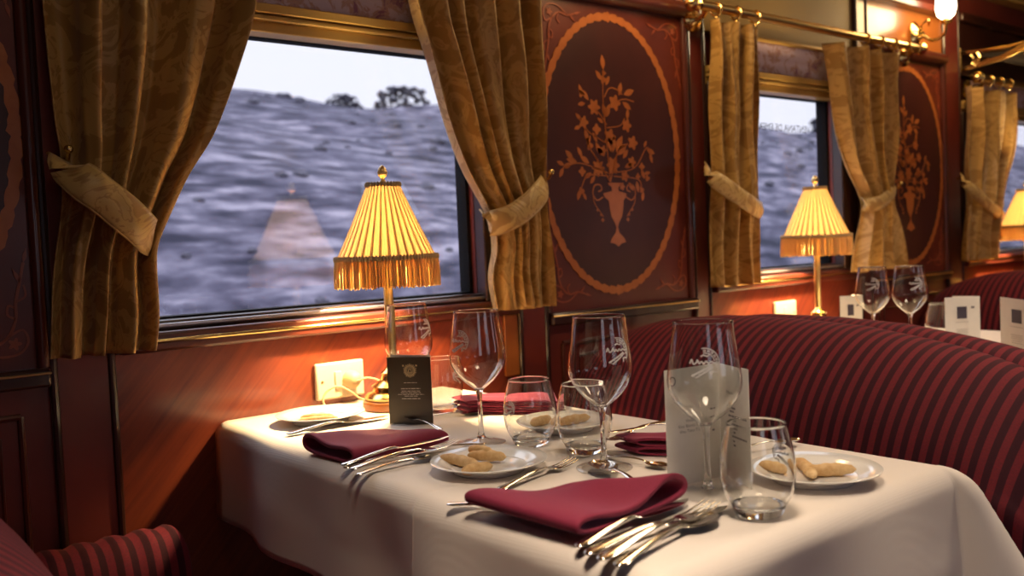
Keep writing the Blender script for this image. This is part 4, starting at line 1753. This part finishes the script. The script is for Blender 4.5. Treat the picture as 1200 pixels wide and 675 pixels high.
# front setting
lay('knife', (686, 653), (852, 597), .001, .001, 'knife of the front fan, longest of the group')
lay('fork', (702, 660), (836, 597), .004, .008, 'fork of the front fan, tines to the right of the napkin')
lay('spoon', (722, 667), (836, 607), .001, .001, 'spoon at the outer side of the front cutlery fan')
lay('knife', (676, 644), (806, 588), .003, .004, 'knife tucked along the open end of the front napkin')
# pieces between the settings
lay('fork', (583, 577), (674, 543), .001, .001, 'fork lying between the biscuit plate and the front napkin')
lay('spoon', (768, 584), (696, 545), .006, .006, 'golden-looking spoon in front of the middle wine glass foot')
lay('spoon', (715, 536), (783, 550), .001, .001, 'spoon lying in front of the dark napkin, pointing at the menu')
lay('knife', (524, 593), (690, 606), .0, .0, 'knife end poking out left of the front napkin')
# far side
lay('knife', (336, 511), (456, 489), .001, .001, 'knife at the window end, left of the black card')
lay('spoon', (518, 505), (476, 489), .001, .010, 'dark-reflecting spoon at the foot of the black card')
lay('spoon', (512, 489), (563, 485), .001, .001, 'spoon right of the black card, in front of the layered napkin')
lay('fork', (790, 493), (708, 522), .026, .016, 'fork lying on the dark napkin left of the menu')
lay('knife', (800, 498), (730, 506), .030, .031, 'knife lying on the dark napkin left of the menu')
lay('spoon', (880, 525), (938, 517), .006, .006, 'spoon at the far right of the cloth, behind the right tumbler')
lay('fork', (676, 486), (648, 482), .003, .003, 'fork behind the middle tumblers by the striped seat')


# ------------------------------------------------------------------ cards and menu
def leafpoly(p0, p1, z0, z1, th):
    p0, p1 = Vector((p0[0], p0[1])), Vector((p1[0], p1[1]))
    d = (p1-p0).normalized()
    nrm = Vector((-d.y, d.x))*th*.5
    g = G()
    v = []
    for z in (z0, z1):
        for p, s in ((p0, 1), (p1, 1), (p1, -1), (p0, -1)):
            v.append((p.x+nrm.x*s, p.y+nrm.y*s, z))
    g.add(v, [(3, 2, 1, 0), (4, 5, 6, 7), (0, 1, 5, 4), (1, 2, 6, 5), (2, 3, 7, 6), (3, 0, 4, 7)])
    return g


def face_map(p0, p1, z0, off):
    """(metres along the leaf, metres up) to space, in front of the leaf as the camera sees it"""
    p0, p1 = Vector((p0[0], p0[1], 0)), Vector((p1[0], p1[1], 0))
    d = (p1-p0).normalized()
    nrm = Vector((-d.y, d.x, 0))
    if nrm.dot(Vector((CAM.x, CAM.y, 0))-p0) < 0: nrm = -nrm
    return lambda a, b: tuple(p0 + d*a + nrm*off + Vector((0, 0, z0+b)))


def rect(g, a0, a1, b0, b1, f0, f1):
    g.prism([(a0, b0), (a1, b0), (a1, b1), (a0, b1)], f0, f1)


def words(g, cx, b, width, h, f0, f1, rr, align='c'):
    """a line of print too small to read: word-length dashes"""
    a = cx-width/2 if align == 'c' else cx
    end = a+width
    while a < end-.001:
        w_ = min(end-a, rr.uniform(.0035, .010))
        rect(g, a, a+w_, b, b+h, f0, f1)
        a += w_+.0016


def text_mesh(s, size, f0, align='CENTER'):
    cu = bpy.data.curves.new('t', 'FONT')
    cu.body = s
    cu.size = size
    cu.align_x = align
    cu.resolution_u = 2
    o = bpy.data.objects.new('t', cu)
    me = bpy.data.meshes.new_from_object(o)
    g = G()
    g.v = [f0(v.co.x, v.co.y) for v in me.vertices]
    g.f = [tuple(p.vertices) for p in me.polygons]
    bpy.data.objects.remove(o); bpy.data.curves.remove(cu); bpy.data.meshes.remove(me)
    return g


# black card: front leaf black, inner leaf white behind it
a_, b_ = T(457, 497), T(508, 497)
k0, k1 = (a_.x, a_.y), (b_.x, b_.y)
dv = Vector((k1[0]-k0[0], k1[1]-k0[1])).normalized()
nv = Vector((-dv.y, dv.x))
HB = .128
t = thing('folded_card', 'small black folded card with a round gold emblem beside the lamp', 'card', ((k0[0]+k1[0])/2, (k0[1]+k1[1])/2, TZ))
obj('cover_leaf', leafpoly(k0, k1, TZ, TZ+HB, .0008), 'black_card', t, smooth=False)
k2 = (k0[0]+dv.x*.003+nv.x*.010, k0[1]+dv.y*.003+nv.y*.010)
o = obj('inner_leaf', leafpoly(k1, k2, TZ, TZ+HB+.0035, .0008), 'paper', t, smooth=False)
tag(o, 'white inner leaf')
f0, f1 = face_map(k0, k1, TZ, .0005), face_map(k0, k1, TZ, .0008)
W_ = Vector((k1[0]-k0[0], k1[1]-k0[1])).length
g = G()
ec, ez = W_*.52, HB*.80
for r0, r1, n in ((.0085, .0100, 48), (.0055, .0062, 32)):
    rings = [[f0(ec+r*math.cos(2*PI*k/n), ez+r*math.sin(2*PI*k/n)) for r in (r0, r1)] + [f1(ec+r*math.cos(2*PI*k/n), ez+r*math.sin(2*PI*k/n)) for r in (r1, r0)] for k in range(n)]
    g.loft(rings, True, False, True)
for k in range(20):
    a = 2*PI*k/20
    c_, s_ = math.cos(a), math.sin(a)
    ribbon(g, [(ec+.0105*c_, ez+.0105*s_), (ec+(.0125+.0008*(k % 2))*c_, ez+(.0125+.0008*(k % 2))*s_)], .0008, f0, f1)
    ribbon(g, [(ec+.0067*c_, ez+.0067*s_), (ec+.0080*c_, ez+.0080*s_)], .0005, f0, f1)
ribbon(g, crv([(ec-.003, ez-.003), (ec-.002, ez+.002), (ec, ez+.0035), (ec+.002, ez+.002), (ec+.003, ez-.003), (ec, ez-.004), (ec-.003, ez-.003)], 4), .0006, f0, f1)
for s in (-1, 1):
    rect(g, ec+s*.013-.0015, ec+s*.013+.0015, ez+.008, ez+.011, f0, f1)
obj('gold_emblem', g, 'gilt', t, smooth=False)
g = G(); rr = random.Random(3)
words(g, ec, HB*.615, W_*.30, .0011, f0, f1, rr)
for b, w__ in ((.525, .44), (.490, .42), (.465, .46), (.440, .60), (.415, .30), (.375, .42)):
    words(g, ec, HB*b, W_*w__, .0012 if b not in (.525, .375) else .0016, f0, f1, rr)
obj('print', g, 'ink_light', t, smooth=False)

# white menu, standing open
mL, mF, mR = at(783, 573, 'z', TZ), Vector((1.018, -1.024, 0)), at(881, 574, 'z', TZ)
HM = .158
t = thing('menu_card', 'white folded menu standing open behind the right wine glass', 'menu', (mF.x, mF.y, TZ))
obj('text_leaf', leafpoly((mL.x, mL.y), (mF.x, mF.y), TZ, TZ+HM, .0008), 'paper', t, smooth=False)
obj('dish_leaf', leafpoly((mF.x, mF.y), (mR.x, mR.y), TZ, TZ+HM, .0008), 'paper', t, smooth=False)
fl0 = face_map((mL.x, mL.y), (mF.x, mF.y), TZ, .0008)
fl1 = face_map((mL.x, mL.y), (mF.x, mF.y), TZ, .0010)
fr0 = face_map((mF.x, mF.y), (mR.x, mR.y), TZ, .0008)
fr1 = face_map((mF.x, mF.y), (mR.x, mR.y), TZ, .0010)
WL = (Vector((mF.x, mF.y))-Vector((mL.x, mL.y))).length
WR = (Vector((mF.x, mF.y))-Vector((mR.x, mR.y))).length
g = G(); rr = random.Random(8)
for s_, b in (('Vinos', .535), ('Vino Blanco S.T.', .490), ('Vino Tinto T.I.', .445)):
    q = text_mesh(s_, .0062, lambda x, y, b=b: fl0(WL*.42+x, HM*b+y))
    g.add(q.v, q.f)
n = 24
rings = [[fl0(.011+r*math.cos(2*PI*k/n), HM*.90+r*math.sin(2*PI*k/n)) for r in (.005, .0068)] + [fl1(.011+r*math.cos(2*PI*k/n), HM*.90+r*math.sin(2*PI*k/n)) for r in (.0068, .005)] for k in range(n)]
g2 = G(); g2.loft(rings, True, False, True)
obj('crest', g2, 'ink_grey', t, smooth=False)
for b, w__ in ((.60, .010), (.525, .009), (.42, .005)):
    words(g, WL-.014, HM*b, w__, .0024, fl0, fl1, rr)
obj('print', g, 'ink_grey', t, smooth=False)
g = G()
q = text_mesh('Menú', .0085, lambda x, y: fr0(.022+x, HM*.745+y), 'LEFT'); g.add(q.v, q.f)
for b, a0, w__ in ((.63, .026, .016), (.60, .028, .010), (.56, .024, .045), (.525, .028, .010), (.49, .024, .044), (.455, .024, .016), (.42, .026, .010), (.385, .022, .046), (.345, .026, .006), (.31, .028, .008)):
    words(g, a0, HM*b, w__, .0026, fr0, fr1, rr, 'l')
obj('dish_list', g, 'ink_grey', t, smooth=False)

# white cards on the farther table
qa = [at(984, 347, 'z', TZ+.133), at(1010, 346, 'z', TZ+.133), at(1107, 349, 'z', TZ+.133), at(1148, 347, 'z', TZ+.133), at(1172, 348, 'z', TZ+.138), at(1214, 353, 'z', TZ+.138)]
print('CARDS', qa, q1, q2)
CARDS = [((qa[0].x, qa[0].y), (qa[1].x, qa[1].y), .133, 'white card with dark square between the second lamp and the wine glasses'),
         ((qa[2].x, qa[2].y), (qa[3].x, qa[3].y), .133, 'cream card with dark square right of the farther tumbler'),
         ((qa[4].x, qa[4].y), (qa[5].x, qa[5].y), .138, 'white card with dark square at the right edge of the photo')]
rr = random.Random(12)
for p0, p1, h, lab in CARDS:
    t = thing('table_card', lab, 'card', ((p0[0]+p1[0])/2, (p0[1]+p1[1])/2, TZ), 'white cards on the farther table')
    obj('cover_leaf', leafpoly(p0, p1, TZ, TZ+h, .0008), 'paper', t, smooth=False)
    d = Vector((p1[0]-p0[0], p1[1]-p0[1])).normalized()
    p2 = (p0[0]+d.x*.05-d.y*.05, p0[1]+d.y*.05+d.x*.05)
    obj('rear_leaf', leafpoly(p1, p2, TZ, TZ+h, .0008), 'paper', t, smooth=False)
    f0, f1 = face_map(p0, p1, TZ, .0008), face_map(p0, p1, TZ, .0011)
    wl = (Vector(p1)-Vector(p0)).length
    g = G(); rect(g, wl*.34, wl*.62, h*.55, h*.80, f0, f1)
    obj('dark_square', g, 'navy', t, smooth=False)
    g = G()
    rect(g, wl*.74, wl*.84, h*.755, h*.80, f0, f1)
    obj('small_mark', g, 'ink_grey', t, smooth=False)
    g = G()
    for b, q in ((.47, .36), (.32, .34), (.285, .30), (.25, .34), (.21, .28), (.17, .30)):
        words(g, wl*.48, h*b, wl*q, .0016, f0, f1, rr)
    obj('print', g, 'ink_light', t, smooth=False)

# ------------------------------------------------------------------ wall sockets, plug and cord
def make_socket(x0, z0, label, w_=.118, h_=.080):
    t = thing('wall_socket', label, 'socket', (x0+w_/2, -.002, z0), 'brass-screwed wall sockets')
    g = G(); g.box(x0, x0+w_, -.014, -.002, z0, z0+h_)
    obj('face_plate', g, 'white_plastic', t, bevel=.004)
    g = G(); g.box(x0+.044, x0+.060, -.0185, -.012, z0+.022, z0+.060)
    obj('switch', g, 'white_plastic', t, bevel=.002)
    for xx in (x0+.014, x0+w_-.014):
        g = G()
        g.loft([[(xx+.0028*math.cos(2*PI*k/12), yy, z0+.04+.0028*math.sin(2*PI*k/12)) for k in range(12)] for yy in (-.013, -.0152)])
        obj('screw', g, 'old_brass', t)
    return t


sx0, sz0 = .925, .763
make_socket(sx0, sz0, 'cream wall socket with the lamp plugged in, under the nearest window')
make_socket(2.60, .775, 'wall socket glowing beside the second lamp')
t = thing('lamp_cord', 'cream plug and looping cord of the near lamp at the wall socket', 'cord', (sx0+.075, -.02, .80))
g = G()
rings = [[(sx0+.080+r*math.cos(2*PI*k/20), yy, .803+1.1*r*math.sin(2*PI*k/20)) for k in range(20)] for r, yy in ((.0165, -.0145), (.0175, -.022), (.0170, -.036), (.012, -.046), (.006, -.050))]
g.loft(rings)
obj('plug', g, 'cord_cream', t)
g = G()
P_ = [(sx0+.080, -.050, .801), (sx0+.100, -.060, .806), (sx0+.128, -.066, .795), (sx0+.135, -.075, .775), (sx0+.10, -.085, .760), (sx0+.070, -.080, .766), (sx0+.052, -.072, .782), (sx0+.028, -.062, .797), (sx0+.004, -.055, .790), (sx0-.008, -.055, .770), (sx0+.0, -.062, .756), (sx0+.03, -.075, .7545), (sx0+.04, -.10, .7545), (.956, -.125, .7545)]
g.tube(crv(P_, 8), .0024, 8)
obj('cable', g, 'cord_cream', t)

# letters on the pane of the second window, meant to be read from outside
lt = at(949, 152, 'y', .0595)
fT = lambda x, y: (lt.x-x, .0595, lt.z-.012+y)
g = text_mesh('VENTANA DE EMERGENCIA', .034, fT, 'LEFT')
o = obj('window_lettering', g, 'letters', bpy.data.objects['window_2'], smooth=False)
# sc: stays a part of the window it is stuck on

# ------------------------------------------------------------------ ceiling lamps along the aisle
def make_ceiling_lamp(label):
    t = thing('ceiling_lamp', label, 'ceiling lamp', (0, 0, 0), 'ceiling lamps over the aisle')
    g = G(); g.lathe([(.25, 0), (.25, -.012), (.225, -.024), (.21, -.02)], 48)
    obj('lamp_ring', g, 'brass', t)
    g = G(); g.lathe([(.21, -.018), (.20, -.036), (.16, -.054), (.08, -.064), (.001, -.066)], 48)
    obj('lamp_shade', g, 'opal_dish', t)
    return t


cl = None
for x, y, lab, pw, spr in ((2.2, -1.42, 'ceiling lamp over the near banquettes', 11, 115), (3.9, -1.42, 'ceiling lamp over the farther banquettes', 7, 115), (.45, -1.42, 'added fill lamp, unseen, on the ceiling by the near table', 5.5, 70)):  # last lamp is unseen fill, added to warm the cloth side and curtain
    if cl is None:
        cl = make_ceiling_lamp(lab); cl.location = (x, y, 2.398)
    else:
        dup(cl, (x, y, 2.398), (0, 0, 0), lab)
    ld = bpy.data.lights.new('ceiling_light', 'AREA')
    ld.shape = 'DISK'
    ld.size = .42
    ld.energy = pw
    ld.spread = R(spr)
    ld.color = (1, .79, .58)
    lo = bpy.data.objects.new('ceiling_light', ld)
    lo.location = (x, y, 2.328)
    col.objects.link(lo)
for x in (3.57, 1.885):
    ld = bpy.data.lights.new('sconce_light', 'POINT')
    ld.energy = 8.5
    ld.color = (1, .66, .30)
    ld.shadow_soft_size = .10
    lo = bpy.data.objects.new('sconce_light', ld)
    lo.location = (x+.02, -.225, 1.955)
    col.objects.link(lo)

# ------------------------------------------------------------------ render look
vs = sc.view_settings
sc.display_settings.display_device = 'sRGB'
vs.view_transform = 'Standard'
vs.look = 'None'
vs.exposure = 0.15
vs.gamma = 1.0
vs.use_curve_mapping = False
cy = sc.cycles
cy.use_denoising = True
cy.max_bounces = 14
cy.transmission_bounces = 10
cy.transparent_max_bounces = 24
cy.glossy_bounces = 6
cy.diffuse_bounces = 5
cy.sample_clamp_indirect = 6
cy.caustics_refractive = True
cy.caustics_reflective = False
cy.blur_glossy = .5
